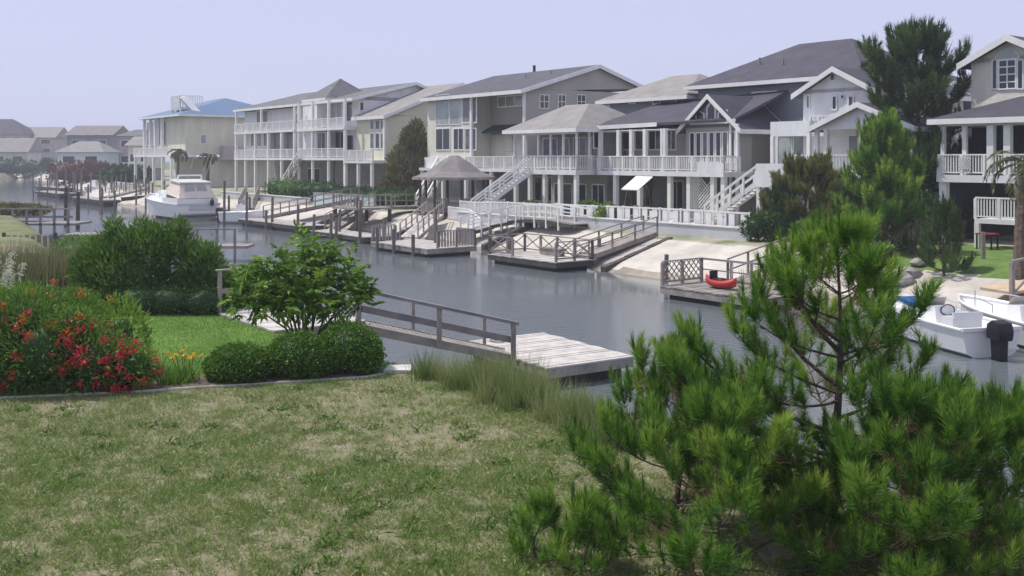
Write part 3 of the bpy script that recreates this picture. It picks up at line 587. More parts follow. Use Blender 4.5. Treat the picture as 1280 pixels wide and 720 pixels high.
def near_pier():
    # fixed platform: a = along u (away), b = inland of the near bank (toward -n)
    o = np.array((-5.6, 25.6)); f = lambda a, b, c: (o[0]+U[0]*a-N[0]*b, o[1]+U[1]*a-N[1]*b, c)
    t = thing('pier_platform', 'weathered grey wooden pier platform with a side railing at the garden edge', 'pier', (o[0], o[1], 0))
    d = MB(f)
    for i in range(22):
        a = -1.7+i*0.155; d.box(a, a+0.142, -1.15, 1.3, 1.72+0.006*math.sin(i*5), 1.76+0.006*math.sin(i*5))
    d.build('deck', 'wood_deck', t)
    j = MB(f); j.box(-1.7, 1.7, -1.15, -1.10, 1.50, 1.715); j.box(-1.7, 1.7, 1.25, 1.3, 1.50, 1.715); j.box(-1.7, -1.65, -1.1, 1.25, 1.50, 1.715); j.box(1.65, 1.7, -1.1, 1.25, 1.5, 1.715); j.build('joist', 'wood_grey', t)
    for a, b in ((-1.5, -1.0), (1.5, -1.0), (-1.5, 1.1), (1.5, 1.1)):
        q = MB(f); q.tube([(a, b, -1.2), (a, b, 1.5)], 0.09, 8); q.build('piling', 'wood_dark', t)
    for b in (-1.1, 0.1, 1.25):
        q = MB(f); q.box(1.705, 1.79, b-0.045, b+0.045, 1.55, 2.85); q.build('post', 'wood_grey', t)
    q = MB(f); q.box(1.68, 1.82, -1.2, 1.35, 2.853, 2.89); q.box(1.70, 1.735-0.03, -1.15, 1.3, 2.25, 2.39); q.build('railing', 'wood_grey', t)
    # gangway: from the platform down to the float
    p0 = np.array((-3.95, 24.55, 1.72)); p1 = np.array((0.10, 25.75, 0.66)); dv = p1-p0; ln = np.linalg.norm(dv[:2]); hx = dv[:2]/ln; sd = np.array((-hx[1], hx[0]))
    f = lambda a, b, c: (p0[0]+hx[0]*a+sd[0]*b, p0[1]+hx[1]*a+sd[1]*b, p0[2]+dv[2]*a/ln+c)
    t = thing('gangway', 'sloping weathered gangway with one open wooden railing down to the float', 'gangway', tuple(p0))
    q = MB(f); q.box(-0.1, ln, 0, 0.06, -0.16, 0.06); q.box(-0.1, ln, 0.99, 1.05, -0.16, 0.06); q.build('stringer', 'wood_grey', t)
    q = MB(f)
    for i in range(int(ln/0.15)): q.box(i*0.15, i*0.15+0.135, 0.062, 0.988, 0.0, 0.035)
    q.build('deck', 'wood_grey', t)
    for a in (0.18, 2.2, ln-0.08):
        q = MB(f); q.box(a-0.06, a+0.06, -0.08, -0.003, -0.14, 0.86); q.build('post', 'wood_grey', t)
    for a in (1.75, ln-0.55):
        q = MB(f); q.box(a-0.04, a+0.04, 1.053, 1.11, -0.14, 0.80); q.build('post', 'wood_grey', t)
    q = MB(f); q.box(0.05, ln+0.05, -0.13, 0.04, 0.863, 0.945); q.build('top_rail', 'wood_mauve', t)
    q = MB(f); q.box(0.13, ln-0.03, 0.0, 0.04, 0.36, 0.53); q.build('middle_rail', 'wood_mauve', t)
    # float
    L_ = np.array((-1.42, 28.6)); F_ = np.array((0.9, 25.0)); R_ = np.array((3.22, 26.5)); K_ = L_+R_-F_
    e1 = (R_-F_); w = np.linalg.norm(e1); e1 /= w; e2 = (L_-F_); l = np.linalg.norm(e2); e2 /= l
    f = lambda a, b, c: (F_[0]+e1[0]*a+e2[0]*b, F_[1]+e1[1]*a+e2[1]*b, c)
    t = thing('floating_dock', 'sun bleached plank float at the foot of the gangway on the near side', 'dock', (float(F_[0]+e1[0]*w/2+e2[0]*l/2), float(F_[1]+e1[1]*w/2+e2[1]*l/2), 0))
    q = MB(f); npl = 26
    for i in range(npl):
        b = i*l/npl; h = 0.006*math.sin(i*7.3)+0.004*math.sin(i*2.1); q.box(-0.03+0.02*math.sin(i*3), w+0.03+0.02*math.sin(i*5.1), b, b+l/npl-0.018, 0.52+h, 0.56+h)
    q.build('deck', 'wood_deck', t)
    q = MB(f); q.box(0, w, 0, 0.05, 0.28, 0.515); q.box(0, w, l-0.05, l, 0.28, 0.515); q.box(0, 0.05, 0.05, l-0.05, 0.28, 0.515); q.box(w-0.05, w, 0.05, l-0.05, 0.28, 0.515)
    q.build('frame', 'wood_grey', t)
    q = MB(f); q.box(0.25, w-0.25, 0.2, 1.2, -0.15, 0.278); q.box(0.25, w-0.25, l-1.2, l-0.2, -0.15, 0.278); q.build('pontoon', 'black_plastic', t)
    q = MB(f); q.tube([(0.9+0.25*math.cos(a), l-0.5+0.25*math.sin(a), 0.585) for a in np.linspace(0, 6.2, 16)]+[(1.0+0.18*math.cos(a), l-0.45+0.18*math.sin(a), 0.60) for a in np.linspace(0, 6.0, 14)], 0.018, 6)
    tag(q.build('rope_coil', 'dead_wood', loc=f(0.95, l-0.5, 0.56)), 'loose coil of rope lying on the bleached float', 'rope')
    # lamp box at the hedge end and stones
    p = G(472, 462, GZ); t = thing('garden_lamp', 'small dark box lamp at the right end of the clipped bushes', 'lamp', p)
    q = MB(); q.box(p[0]-0.09, p[0]+0.09, p[1]-0.09, p[1]+0.09, GZ-.02, GZ+0.20); q.build('body', 'wood_grey', t)
    q = MB(); q.box(p[0]-0.12, p[0]+0.12, p[1]-0.12, p[1]+0.12, GZ+0.202, GZ+0.25); q.build('cap', 'black_plastic', t)
    for (px, py, w_, l_, lab) in [(497, 458, 0.24, 0.5, 'pale concrete slab at the bank edge right of the clipped bushes')]:
        p = G(px, py+4, GZ); q = MB(); q.prism([(p[0]-w_, p[1]-l_*.5, GZ-.05), (p[0]+w_*1.2, p[1]-l_*.6, GZ-.05), (p[0]+w_, p[1]+l_*.5, GZ-.05), (p[0]-w_*.8, p[1]+l_*.4, GZ-.05)], (0, 0, 0.10))
        tag(q.build('stone_slab', 'concrete', loc=p), lab, 'slab')
near_pier()
# ------------------------------------------------------------------ pines
def tufts(P, A, n_each, nl, nw, axl, tone0):
    """brush shaped needle shoots: P bases, A axes, axl shoot length"""
    k = len(P); rep = n_each; A = unit(A); A = unit(A+np.array((0, 0, 0.25)))
    P2 = np.repeat(P, rep, 0); A2 = np.repeat(A, rep, 0); u = RNG.random(k*rep)**0.8
    base = P2 + A2*(np.repeat(axl, rep)*u)[:, None]
    rad = RNG.normal(size=(k*rep, 3)); rad -= A2*np.sum(rad*A2, 1, keepdims=True); rad = unit(rad)
    ang = np.interp(u, [0, 0.7, 1], [1.05, 0.62, 0.25]) + 0.15*RNG.normal(size=k*rep)
    D = A2*np.cos(ang)[:, None]+rad*np.sin(ang)[:, None]+np.array((0, 0, 0.06))
    ln = nl*RNG.uniform(0.7, 1.15, k*rep)
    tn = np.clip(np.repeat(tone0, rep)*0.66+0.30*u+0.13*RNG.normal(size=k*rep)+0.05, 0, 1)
    # stiff dark candles standing on about a third of the shoots
    cs = np.where(RNG.random(k) < 0.34)[0]; q = 16
    if len(cs):
        cb = np.repeat(P[cs]+A[cs]*(axl[cs]*0.9)[:, None], q, 0)+RNG.normal(size=(len(cs)*q, 3))*nw*0.9; cd = np.repeat(unit(A[cs]*0.35+np.array((0, 0, 1.0))), q, 0)+RNG.normal(size=(len(cs)*q, 3))*0.09
        base = np.vstack([base, cb]); D = np.vstack([D, cd]); ln = np.concatenate([ln, np.repeat(axl[cs]*RNG.uniform(0.4, 0.95, len(cs)), q)*RNG.uniform(0.8, 1.1, len(cs)*q)]); tn = np.concatenate([tn, np.clip(0.16+0.08*RNG.normal(size=len(cs)*q), 0, 1)])
    return base, D, ln, tn
def pine(name, label, base, height, mat_, spread=1.8, nwhorl=9, nbr=5, needles=95, nl=0.17, nw=0.0045, top_tone=0.55, lean=(0, 0), group=None, seed=1, sub=0.24, low=0.08, extra_br=(), shoot=0.28, bright=(0.1, 0.95), up=0.75, prof=1.0, pw=0.75, lv=(0.7, 1.2), ek=(0.12, 0.55, 0.55), clus=1, dead=0.0):
    global RNG
    keep = RNG; RNG = np.random.default_rng(seed)
    b = np.array(base, float); t = thing(name, label, 'pine tree', base, group)
    tr = MB(); tp = []
    for i in range(9):
        q = i/8; tp.append(b+np.array((lean[0]*q*q+0.05*math.sin(q*5+seed), lean[1]*q*q+0.05*math.cos(q*4+seed), height*q-0.05*(i == 0))))
    r0 = 0.018*height+0.012
    tr.tube([tuple(p) for p in tp], [r0*(1-0.88*i/8) for i in range(9)], 8)
    def trunk(q):
        q = q*8; i = min(7, int(q)); return tp[i]*(1-(q-i))+tp[i+1]*(q-i)
    br = MB(); P, A, X, T_ = [], [], [], []
    def shoot_at(p, d, ln, tn): P.append(p); A.append(d); X.append(ln); T_.append(tn)
    def branch(p, az, el, ln, r, tn):
        pts = [p]; n = 6; d = np.array((math.cos(az)*math.cos(el), math.sin(az)*math.cos(el), math.sin(el)))
        for i in range(n):
            el2 = el + ek[2]*(i/(n-1))**1.5; az += RNG.normal()*0.10
            d = np.array((math.cos(az)*math.cos(el2), math.sin(az)*math.cos(el2), math.sin(el2))); pts.append(pts[-1]+d*ln/n)
        br.tube([tuple(x) for x in pts], [r*(1-0.75*i/n) for i in range(n+1)], 5)
        L_ = 0.0; arr = np.array(pts); k = max(3, int(ln/sub))
        for j in range(k):
            q = 0.34+0.60*(j+RNG.random()*0.6)/k; q = min(q, 0.99); f = q*n; i = int(f); pt = arr[i]*(1-(f-i))+arr[i+1]*(f-i)
            dd = unit(arr[i+1]-arr[i]); sl = ln*0.30*(1.15-q)+0.10
            for sg in (-1, 1):
                sd = unit(np.cross(dd, (0, 0, 1.0)))*sg
                d2 = unit(dd*0.8+sd*RNG.uniform(0.4, 1.0)+np.array((0, 0, RNG.uniform(-0.1, 0.45))))
                e = pt+d2*sl*RNG.uniform(0.6, 1.2); mid = (pt+e)/2+np.array((0, 0, -0.02))
                br.tube([tuple(pt), tuple(mid), tuple(e)], [r*0.4, r*0.3, r*0.2], 4, cap=False)
                shoot_at(e-d2*0.06, unit(d2*0.55+np.array((0, 0, up))+RNG.normal(size=3)*0.22), shoot*RNG.uniform(0.65, 1.25), tn*RNG.uniform(0.5, 1.2))
                if sl > 0.28: shoot_at(mid, unit(d2*0.6+np.array((0, 0, 0.5))+RNG.normal(size=3)*0.35), shoot*RNG.uniform(0.5, 0.9), tn*RNG.uniform(0.3, 0.9))
        for j in range(clus):      # a whorl of shoots at the tip of every bough
            a_ = j*6.28/clus+RNG.random(); sp = np.array((math.cos(a_), math.sin(a_), 0.0))
            shoot_at(pts[-1]-d*RNG.uniform(0.02, 0.16), unit(d*0.4+sp*RNG.uniform(0.25, 0.7)+np.array((0, 0, up))), shoot*RNG.uniform(0.8, 1.3), tn*RNG.uniform(0.8, 1.3))
    for w in range(nwhorl):
        q = low+(0.93-low)*(w/(nwhorl-1))**0.9; a0 = RNG.random()*6.28
        prof_ = (1-q)**pw*prof + 0.12
        for j in range(nbr):
            ln = spread*prof_*RNG.uniform(*lv)
            branch(trunk(q)+np.array((0, 0, RNG.normal()*0.05)), a0+j*6.28/nbr+RNG.normal()*0.25, ek[0]+ek[1]*q+RNG.normal()*0.12, ln, r0*0.42*(1-q*0.7), top_tone*RNG.uniform(0.45, 1.45))
    for (q, az, el, ln) in extra_br: branch(trunk(q), az, el, ln, r0*0.45, top_tone*1.1)
    for j in range(5+clus): shoot_at(trunk(0.86+0.14*j/(5+clus)), unit(np.array((RNG.normal()*.6, RNG.normal()*.6, 1))), shoot*1.25, top_tone*1.25)
    P = np.array(P); A = np.array(A); X = np.array(X); T_ = np.clip(np.array(T_), bright[0], bright[1])
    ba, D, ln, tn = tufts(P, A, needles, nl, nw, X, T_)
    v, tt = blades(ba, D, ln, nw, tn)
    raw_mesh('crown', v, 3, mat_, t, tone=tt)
    if dead:      # dry brown needles hanging in the inner crown
        ii = RNG.choice(len(P), int(len(P)*dead), replace=False); rp_ = 34; c0 = b+np.array((0, 0, height*0.4))
        q_ = P[ii]+(c0-P[ii])*RNG.uniform(0.05, 0.4, (len(ii), 1)); q_ = np.repeat(q_, rp_, 0)+RNG.normal(size=(len(ii)*rp_, 3))*0.05
        dd_ = RNG.normal(size=(len(q_), 3))*0.6+np.repeat(RNG.normal(size=(len(ii), 3)), rp_, 0)*0.6+np.array((0, 0, -0.5))
        v, tt = blades(q_, dd_, nl*RNG.uniform(0.7, 1.4, len(q_)), nw*0.7, RNG.random(len(q_))); raw_mesh('dead_needles', v, 3, 'needle_dead', t, tone=tt)
    br.build('branch', 'bark', t); tr.build('trunk', 'bark', t)
    RNG = keep; return t
def near_pines():
    d = 11.0
    def at(px, d): return ((px-640)/FPX*d, d, GZ-0.03)
    pine('young_pine', 'tall young pine right of the lawn with long boughs reaching left over the water', at(1046, 11.0), 3.2, 'needle', ek=(0.02, 0.42, 0.5), up=0.6, clus=5, spread=1.9, nwhorl=8, nbr=4, seed=11, sub=0.36, extra_br=[(0.34, 3.2, 0.35, 2.0), (0.26, 3.35, 0.3, 2.2), (0.5, 3.0, 0.62, 1.35), (0.62, 3.3, 0.75, 1.25), (0.66, 2.9, 0.6, 1.0), (0.75, 0.2, 0.7, 0.6), (0.15, 3.3, 0.15, 2.2), (0.2, 4.2, 0.2, 1.5)], needles=140, nl=0.145, nw=0.007, dead=0.16, shoot=0.26)
    pine('young_pine', 'young pine at the right edge spreading below the moored white boat', at(1212, 10.4), 1.25, 'needle', ek=(0.05, 0.4, 0.5), up=0.6, clus=5, spread=1.8, nwhorl=7, nbr=5, seed=23, sub=0.30, extra_br=[(0.25, 0.1, 0.3, 1.7), (0.3, 3.1, 0.4, 1.2)], needles=140, nl=0.145, nw=0.007, dead=0.16, shoot=0.26)
    pine('young_pine', 'low spreading young pine leaning out left over the lawn from under the tall one', at(850, 11.6), 1.55, 'needle', clus=5, spread=1.5, nwhorl=5, nbr=5, seed=5, needles=125, nl=0.135, nw=0.007, dead=0.16, shoot=0.25, up=1.0)
    pine('young_pine', 'bushy low pine at the bottom in front of the tall pine trunk', at(900, 10.0), 1.35, 'needle', clus=5, spread=1.45, nwhorl=5, nbr=5, seed=8, needles=125, nl=0.135, nw=0.007, dead=0.16, shoot=0.25)
    pine('young_pine', 'bushy low pine in the bottom right corner, nearest of the young pines', at(1130, 9.6), 1.5, 'needle', clus=5, spread=1.5, nwhorl=5, nbr=5, seed=9, needles=125, nl=0.135, nw=0.007, dead=0.16, shoot=0.25, bright=(0.05, 0.7))
    pine('pine_seedling', 'tiny pine seedling in the lawn at the bottom, farthest left of the pines', at(672, 10.3), 0.42, 'needle', spread=0.30, nwhorl=3, nbr=4, seed=3, needles=70, nl=0.12, nw=0.006, shoot=0.16, sub=0.15, group='pine seedlings in the lawn')
    pine('pine_seedling', 'small pine seedling at the bottom of the lawn just left of the bushy pines', at(735, 10.0), 0.5, 'needle', spread=0.36, nwhorl=3, nbr=5, seed=4, needles=80, nl=0.13, nw=0.006, shoot=0.18, sub=0.15, group='pine seedlings in the lawn')
    # fallen dead sticks under the pines
    for i in range(6):
        x, y = RNG.uniform(2.3, 5.0), RNG.uniform(9.7, 10.8); a = RNG.uniform(0, 3.1); l = RNG.uniform(0.3, 0.7); q = MB()
        q.tube([(x, y, GZ+.01), (x+math.cos(a)*l*.5, y+math.sin(a)*l*.5, GZ+0.05), (x+math.cos(a)*l, y+math.sin(a)*l, GZ+0.03)], [0.012, 0.01, 0.004], 6)
        tag(q.build('dead_stick', 'dead_wood', loc=(x, y, GZ)), 'dry grey stick lying under the young pines', 'stick', 'sticks under the pines')
near_pines()

def far_trees():
    def base(px, t): s = S(px, t); x, y, _ = W(s, t, 0); return (x, y, float(st_height(s, t)))
    b = base(1147, 12.5); pine('shore_pine', 'large dark pine towering between the right hand house and the white gabled house', b, EYE+170/FPX*b[1]-b[2]-1.0, 'needle_far', ek=(-0.05, 0.55, 0.5), up=0.55, clus=5, spread=4.0, nwhorl=10, nbr=5, seed=31, needles=70, nl=0.40, nw=0.05, shoot=0.9, sub=0.75, low=0.14, top_tone=0.62, prof=0.9, pw=0.38, lv=(0.45, 1.25))
    b = base(1008, 8.0); pine('shore_pine', 'olive tinted spreading pine in front of the white gabled house', b, 3.2, 'needle_olive', ek=(0.0, 0.45, 0.5), clus=4, spread=3.0, nwhorl=6, nbr=6, seed=33, needles=80, nl=0.30, nw=0.035, shoot=0.6, sub=0.5, top_tone=0.75, pw=0.5, lv=(0.6, 1.2))
    b = base(1104, 4.0); pine('shore_pine', 'bright green bushy young pine on the sand below the large dark pine', b, 5.3, 'needle', clus=5, low=0.02, spread=2.0, nwhorl=9, nbr=6, seed=35, needles=90, nl=0.27, nw=0.034, shoot=0.6, sub=0.42, top_tone=0.85, pw=0.35, lv=(0.6, 1.2))
    b = base(980, 6.0); pine('shore_pine', 'small dark pine beside the white stairs of the grey house', b, 2.4, 'needle_far', spread=1.5, nwhorl=6, nbr=6, seed=37, needles=60, nl=0.22, nw=0.018, shoot=0.42, sub=0.35, top_tone=0.6)
    b = base(1180, 1.4); pine('shore_pine', 'small spiky dark pine on the sand behind the moored motorboat', b, 2.5, 'needle_far', spread=0.9, nwhorl=6, nbr=5, seed=41, needles=60, nl=0.22, nw=0.02, shoot=0.45, sub=0.35, top_tone=0.7, pw=0.5)
    # cedar
    s = S(514, 13); x, y, _ = W(s, 13, 0); h = EYE+46/FPX*y-1.6
    t = shrub('cedar_tree', 'brownish green conical cedar between the yellow house and the tan house', 'tree', (x, y, 1.6),
          [((-0.5, 0, h*0.26), (1.9, 1.9, h*0.24)), ((0.5, 0, h*0.42), (1.6, 1.6, h*0.25)), ((-0.9, 0, h*0.46), (1.3, 1.3, h*0.22)), ((-1.5, 0, h*0.18), (1.3, 1.4, h*0.18)), ((0.3, 0, h*0.72), (1.1, 1.1, h*0.2)), ((0.5, 0, h*0.88), (0.6, 0.6, h*0.13)), ((-0.5, 0, h*0.76), (0.5, 0.5, h*0.15))],
          8000, 0.6, 0.16, 'leaf_cedar', up=1.5, core=0.5, stems=3, stem_r=0.12, shell=0.45)
    # round shrubs & hedge along the yards
    def sh(px, t, w, h, m, lab, nm='yard_shrub', cat='shrub', n=1800, L=0.2):
        x, y, _ = W(S(px, t), t, 0); z0 = float(gh(x, y))
        shrub(nm, lab, cat, (x, y, z0), [((-w*.35, 0, h*.45), (w*.5, w*.4, h*.5)), ((w*.35, .1, h*.45), (w*.5, w*.4, h*.48)), ((0, 0, h*.6), (w*.45, w*.4, h*.42))], n, L, L*.4, m, up=0.5, core=0.7, stems=2)
    sh(760, 4.8, 1.0, 1.5, 'leaf_lime', 'lime green shrub behind the white fence of the grey porch house')
    sh(662, 7.0, 1.6, 1.2, 'leaf_mid', 'small shrub beside the foot of the white porch stairs')
    sh(735, 9.0, 1.0, 1.3, 'leaf_mid', 'small shrub under the porch posts left of the slanted white canopy')
    sh(1015, 3.8, 1.2, 1.3, 'leaf_mid', 'shrub on the sand between the white stairs and the olive pine')
    sh(960, 4.6, 1.6, 1.5, 'leaf_dark', 'dark shrub at the foot of the white stairs')
    sh(1062, 9.0, 1.8, 3.6, 'leaf_dark', 'dark bushy shrub between the olive pine and the bright green pine')
    sh(1150, 8.5, 1.6, 2.6, 'leaf_dark', 'dark shrub in the shade left of the right hand house')
    sh(1196, 12.5, 1.6, 2.4, 'leaf_dark', 'dark shrub in the shade under the cream house deck')
    sh(1098, 1.8, 0.9, 0.8, 'leaf_mid', 'low shrub on the bank below the bright green pine', n=900)
    for i, (px, lab) in enumerate([(362, 'leftmost dark hedge block in front of the tall white house'), (398, 'dark hedge block before the white balconied house'), (440, 'dark hedge block below the yellow house deck'), (480, 'dark hedge block beside the brownish cedar')]):
        x, y, _ = W(S(px, 8), 8, 0); h = 1.9 if i < 2 else 1.5
        shrub('yard_hedge', lab, 'hedge', (x, y, 1.55), [((c*2.2*(-U[0]), c*2.2*(-U[1]), h*.5), (1.5, 1.5, h*.55)) for c in (-1.4, -0.5, 0.5, 1.4)], 2600, 0.24, 0.10, 'leaf_dark' if i else 'leaf_mid', core=0.8, stems=0, group='dark hedge blocks along the far yards')
    # palms
    def palm(px, t, ytop, r, lab, fr=16, fl=1.9, trunk='bark_palm', lean=0.15, group='palms along the canal', rmul=1.0):
        s = S(px, t); x, y, _ = W(s, t, 0); z0 = float(gh(x, y)); zt = EYE-(ytop-HOR)/FPX*y
        o = thing('palm_tree', lab, 'palm tree', (x, y, z0), group)
        q = MB(); k = 12
        q.tube([(x+lean*(i/k)**2, y, z0-.1+(zt-z0)*i/k) for i in range(k+1)], [r*(1.15-0.3*i/k+(0.10 if i % 2 else 0)) for i in range(k+1)], 9); q.build('trunk', trunk, o)
        P, D, L_, T_ = [], [], [], []
        for i in range(fr):
            az = i*2.4; el = RNG.uniform(-0.35, 1.1); ln = fl*RNG.uniform(0.8, 1.1); p = np.array((x+lean, y, zt)); bt = RNG.uniform(0.2, 0.8) if el > -.1 else 0.95
            for j in range(14):
                d = np.array((math.cos(az)*math.cos(el), math.sin(az)*math.cos(el), math.sin(el))); p = p+d*ln/14; el -= 0.13
                for sg in (-1, 1):
                    sd = unit(np.cross(d, (0, 0, 1.0)))*sg
                    for jj in range(2): P.append(p+d*ln/28*jj); D.append(sd+d*0.9+np.array((0, 0, -0.25))+RNG.normal(size=3)*.1); L_.append(ln*0.30*(1-0.5*abs(j-6)/8)); T_.append(bt)
        n = len(P); v, tt = leaves(np.array(P), np.array(D), np.array(L_), 0.055*rmul, np.clip(np.array(T_)+RNG.normal(size=n)*.1, 0, 1)); raw_mesh('fronds', v, 4, 'frond', o, tone=tt)
    palm(1276, 1.6, 205, 0.24, 'stout palm with a shaggy trunk at the right edge before the right hand house', fl=1.7)
    palm(222, 6, 190, 0.16, 'slim palm in front of the blue roofed house, the left one of two', fl=1.5, rmul=2)
    palm(259, 6, 196, 0.20, 'dark trunked palm rising behind the white cruiser canopy', fl=1.3, rmul=2)
    palm(1142, 4.2, 278, 0.12, 'low pale palmetto on the bank below the large dark pine', fl=1.4, fr=18, lean=0.0)
far_trees()
# ------------------------------------------------------------------ house helpers (all in the canal frame s, t, z)
ZG = 1.6
def house(name, label, s, t, cat='house', group=None):
    return thing(name, label, cat, W(s, t, ZG), group)
def bx(root, name, m, *boxes):
    q = MB(W)
    for b in boxes: q.box(*b)
    return q.build(name, m, root)
def win(root, side, p, a0, a1, z0, z1, nv=1, nh=0, fw=0.09, frame='white_paint', pane='glass', name='window', proud=0.06):
    if pane == 'glass' and random.random() < 0.35: pane = 'glass_curtain'
    a0, a1 = min(a0, a1), max(a0, a1); z0, z1 = min(z0, z1), max(z0, z1)
    f = MB(W); g = MB(W)
    def b(mb, x0, x1, y0, y1, d0, d1):
        if side == 'F': mb.box(x0, x1, p-d1, p-d0, y0, y1)
        else: mb.box(p-d1, p-d0, x0, x1, y0, y1)
    b(f, a0, a1, z1-fw, z1, 0.002, proud); b(f, a0, a1, z0, z0+fw, 0.002, proud); b(f, a0, a0+fw, z0+fw, z1-fw, 0.002, proud); b(f, a1-fw, a1, z0+fw, z1-fw, 0.002, proud)
    for i in range(1, nv): x = a0+(a1-a0)*i/nv; b(f, x-fw*.4, x+fw*.4, z0+fw, z1-fw, 0.002, proud*0.9)
    for i in range(1, nh+1): y = z0+(z1-z0)*i/(nh+1); b(f, a0+fw, a1-fw, y-0.03, y+0.03, 0.002, proud*0.8)
    fo = f.build(name, frame, root); b(g, a0+fw, a1-fw, z0+fw, z1-fw, 0.002, 0.02); g.build('pane', pane, fo); return fo
def fwin(root, t, px0, px1, y0, y1, **k):
    a0, a1 = S(px1, t), S(px0, t); sm = (a0+a1)/2; return win(root, 'F', t, a0, a1, Z(y1, sm, t), Z(y0, sm, t), **k)
def rwin(root, s, px0, px1, y0, y1, **k):
    a0, a1 = T(px0, s), T(px1, s); tm = (a0+a1)/2; return win(root, 'R', s, a0, a1, Z(y1, s, tm), Z(y0, s, tm), **k)
def rail(root, pts, z, h=1.0, sp=0.2, m='white_paint', name='railing', bw=0.05, cross=False):
    q = MB(W)
    if not isinstance(z, (list, tuple)): z = [z]*len(pts)
    for (a, za), (b, zb) in zip(zip(pts[:-1], z[:-1]), zip(pts[1:], z[1:])):
        ln = math.hypot(b[0]-a[0], b[1]-a[1]); n = max(1, round(ln/sp))
        q.bar((a[0], a[1], za+h), (b[0], b[1], zb+h), 0.10, 0.07); q.bar((a[0], a[1], za+0.12), (b[0], b[1], zb+0.12), 0.06, 0.06)
        for i in range(n+1):
            f = i/n; s_, t_, z_ = a[0]+(b[0]-a[0])*f, a[1]+(b[1]-a[1])*f, za+(zb-za)*f
            w = 0.06 if i % 8 == 0 or i == n else bw/2
            q.box(s_-w, s_+w, t_-w, t_+w, z_+0.15 if w < 0.06 else z_, z_+h-0.035)
        if cross:
            for i in range(0, n-2, 3):
                f, g_ = i/n, (i+3)/n
                P = lambda u, zz: (a[0]+(b[0]-a[0])*u, a[1]+(b[1]-a[1])*u, za+(zb-za)*u+zz)
                q.bar(P(f, 0.15), P(g_, h-.05), 0.03); q.bar(P(g_, 0.15), P(f, h-.05), 0.03)
    return q.build(name, m, root)
def posts(root, pts, z0, z1, w=0.09, m='white_paint', name='column'):
    for a, b in pts: bx(root, name, m, (a-w, a+w, b-w, b+w, z0, z1))
def slab(root, name, m, pts, th=0.22):
    q = MB(W); q.slab(pts, th); return q.build(name, m, root)
def hip(root, name, m, s0, s1, t0, t1, ze, zr, inset_s, inset_t=None, th=0.18, ov=0.5, fascia='white_paint'):
    s0 -= ov; s1 += ov; t0 -= ov; t1 += ov; tm = (t0+t1)/2; it = (t1-t0)/2 if inset_t is None else inset_t
    r = [(s0+inset_s, t0+it, zr), (s1-inset_s, t0+it, zr), (s1-inset_s, t1-it, zr), (s0+inset_s, t1-it, zr)]; e = [(s0, t0, ze), (s1, t0, ze), (s1, t1, ze), (s0, t1, ze)]
    q = MB(W); q.add(e+r+[(a, b, c-th) for a, b, c in e], [(0, 1, 5, 4), (1, 2, 6, 5), (2, 3, 7, 6), (3, 0, 4, 7), (4, 5, 6, 7), (8, 9, 10, 11), (0, 1, 9, 8), (1, 2, 10, 9), (2, 3, 11, 10), (3, 0, 8, 11)])
    o = q.build(name, m, root)
    f = MB(W); h = th+0.10; w = 0.05
    f.box(s0-w, s1+w, t0-w, t0-0.003, ze-h, ze-0.01); f.box(s0-w, s1+w, t1+0.003, t1+w, ze-h, ze-0.01); f.box(s0-w, s0-0.003, t0, t1, ze-h, ze-0.01); f.box(s1+0.003, s1+w, t0, t1, ze-h, ze-0.01)
    f.build('fascia', fascia, o); return o
def gable(root, name, m, axis, s0, s1, t0, t1, ze0, ze1, zr, ridge, th=0.2, ov=0.4, fascia='white_paint', wall=None, wallname='gable_wall'):
    """axis 's': ridge runs along s at t=ridge with eaves at t0 (ze0) and t1 (ze1); axis 't': ridge along t at s=ridge."""
    q = MB(W)
    if axis == 's': P = lambda a, c, z: (c, a, z); lo, hi, e0, e1 = s0-ov, s1+ov, t0, t1
    else: P = lambda a, c, z: (a, c, z); lo, hi, e0, e1 = t0-ov, t1+ov, s0, s1
    k0 = (zr-ze0)/(ridge-e0); k1 = (zr-ze1)/(e1-ridge)
    A, B = e0-ov, e1+ov; zA, zB = ze0-ov*k0, ze1-ov*k1
    prof = [(A, zA), (ridge, zr), (B, zB), (B, zB-th), (ridge, zr-th), (A, zA-th)]
    q.add([P(a, lo, z) for a, z in prof]+[P(a, hi, z) for a, z in prof], [(0, 1, 4, 5), (1, 2, 3, 4), (11, 10, 7, 6), (10, 9, 8, 7), (0, 6, 7, 1), (1, 7, 8, 2), (2, 8, 9, 3), (3, 9, 10, 4), (4, 10, 11, 5), (5, 11, 6, 0)])
    o = q.build(name, m, root)
    f = MB(W); w = 0.06
    for c0, c1 in ((lo-w, lo-0.003), (hi+0.003, hi+w)):
        for (a, za), (b, zb) in (((A, zA), (ridge, zr)), ((ridge, zr), (B, zB))):
            x = [P(a, c0, za+.02), P(b, c0, zb+.02), P(b, c0, zb-th-0.10), P(a, c0, za-th-0.10)]; d = P(0, c1-c0, 0); f.prism(x, d)
    f.add([P(A-w, lo, zA-th-.1), P(A-.003, lo, zA-th-.1), P(A-.003, lo, zA-.01), P(A-w, lo, zA-.01), P(A-w, hi, zA-th-.1), P(A-.003, hi, zA-th-.1), P(A-.003, hi, zA-.01), P(A-w, hi, zA-.01)], [(0, 1, 2, 3), (4, 5, 6, 7), (0, 1, 5, 4), (1, 2, 6, 5), (2, 3, 7, 6), (3, 0, 4, 7)])
    f.build('fascia', fascia, o)
    if wall:
        q = MB(W); a0, a1 = e0, e1; lo2, hi2 = lo+ov, hi-ov
        q.prism([P(a0, lo2, ze0-th-.02), P(a1, lo2, ze1-th-.02), P(ridge, lo2, zr-th-.02)], P(0, hi2-lo2, 0)); q.build(wallname, wall, root)
    return o
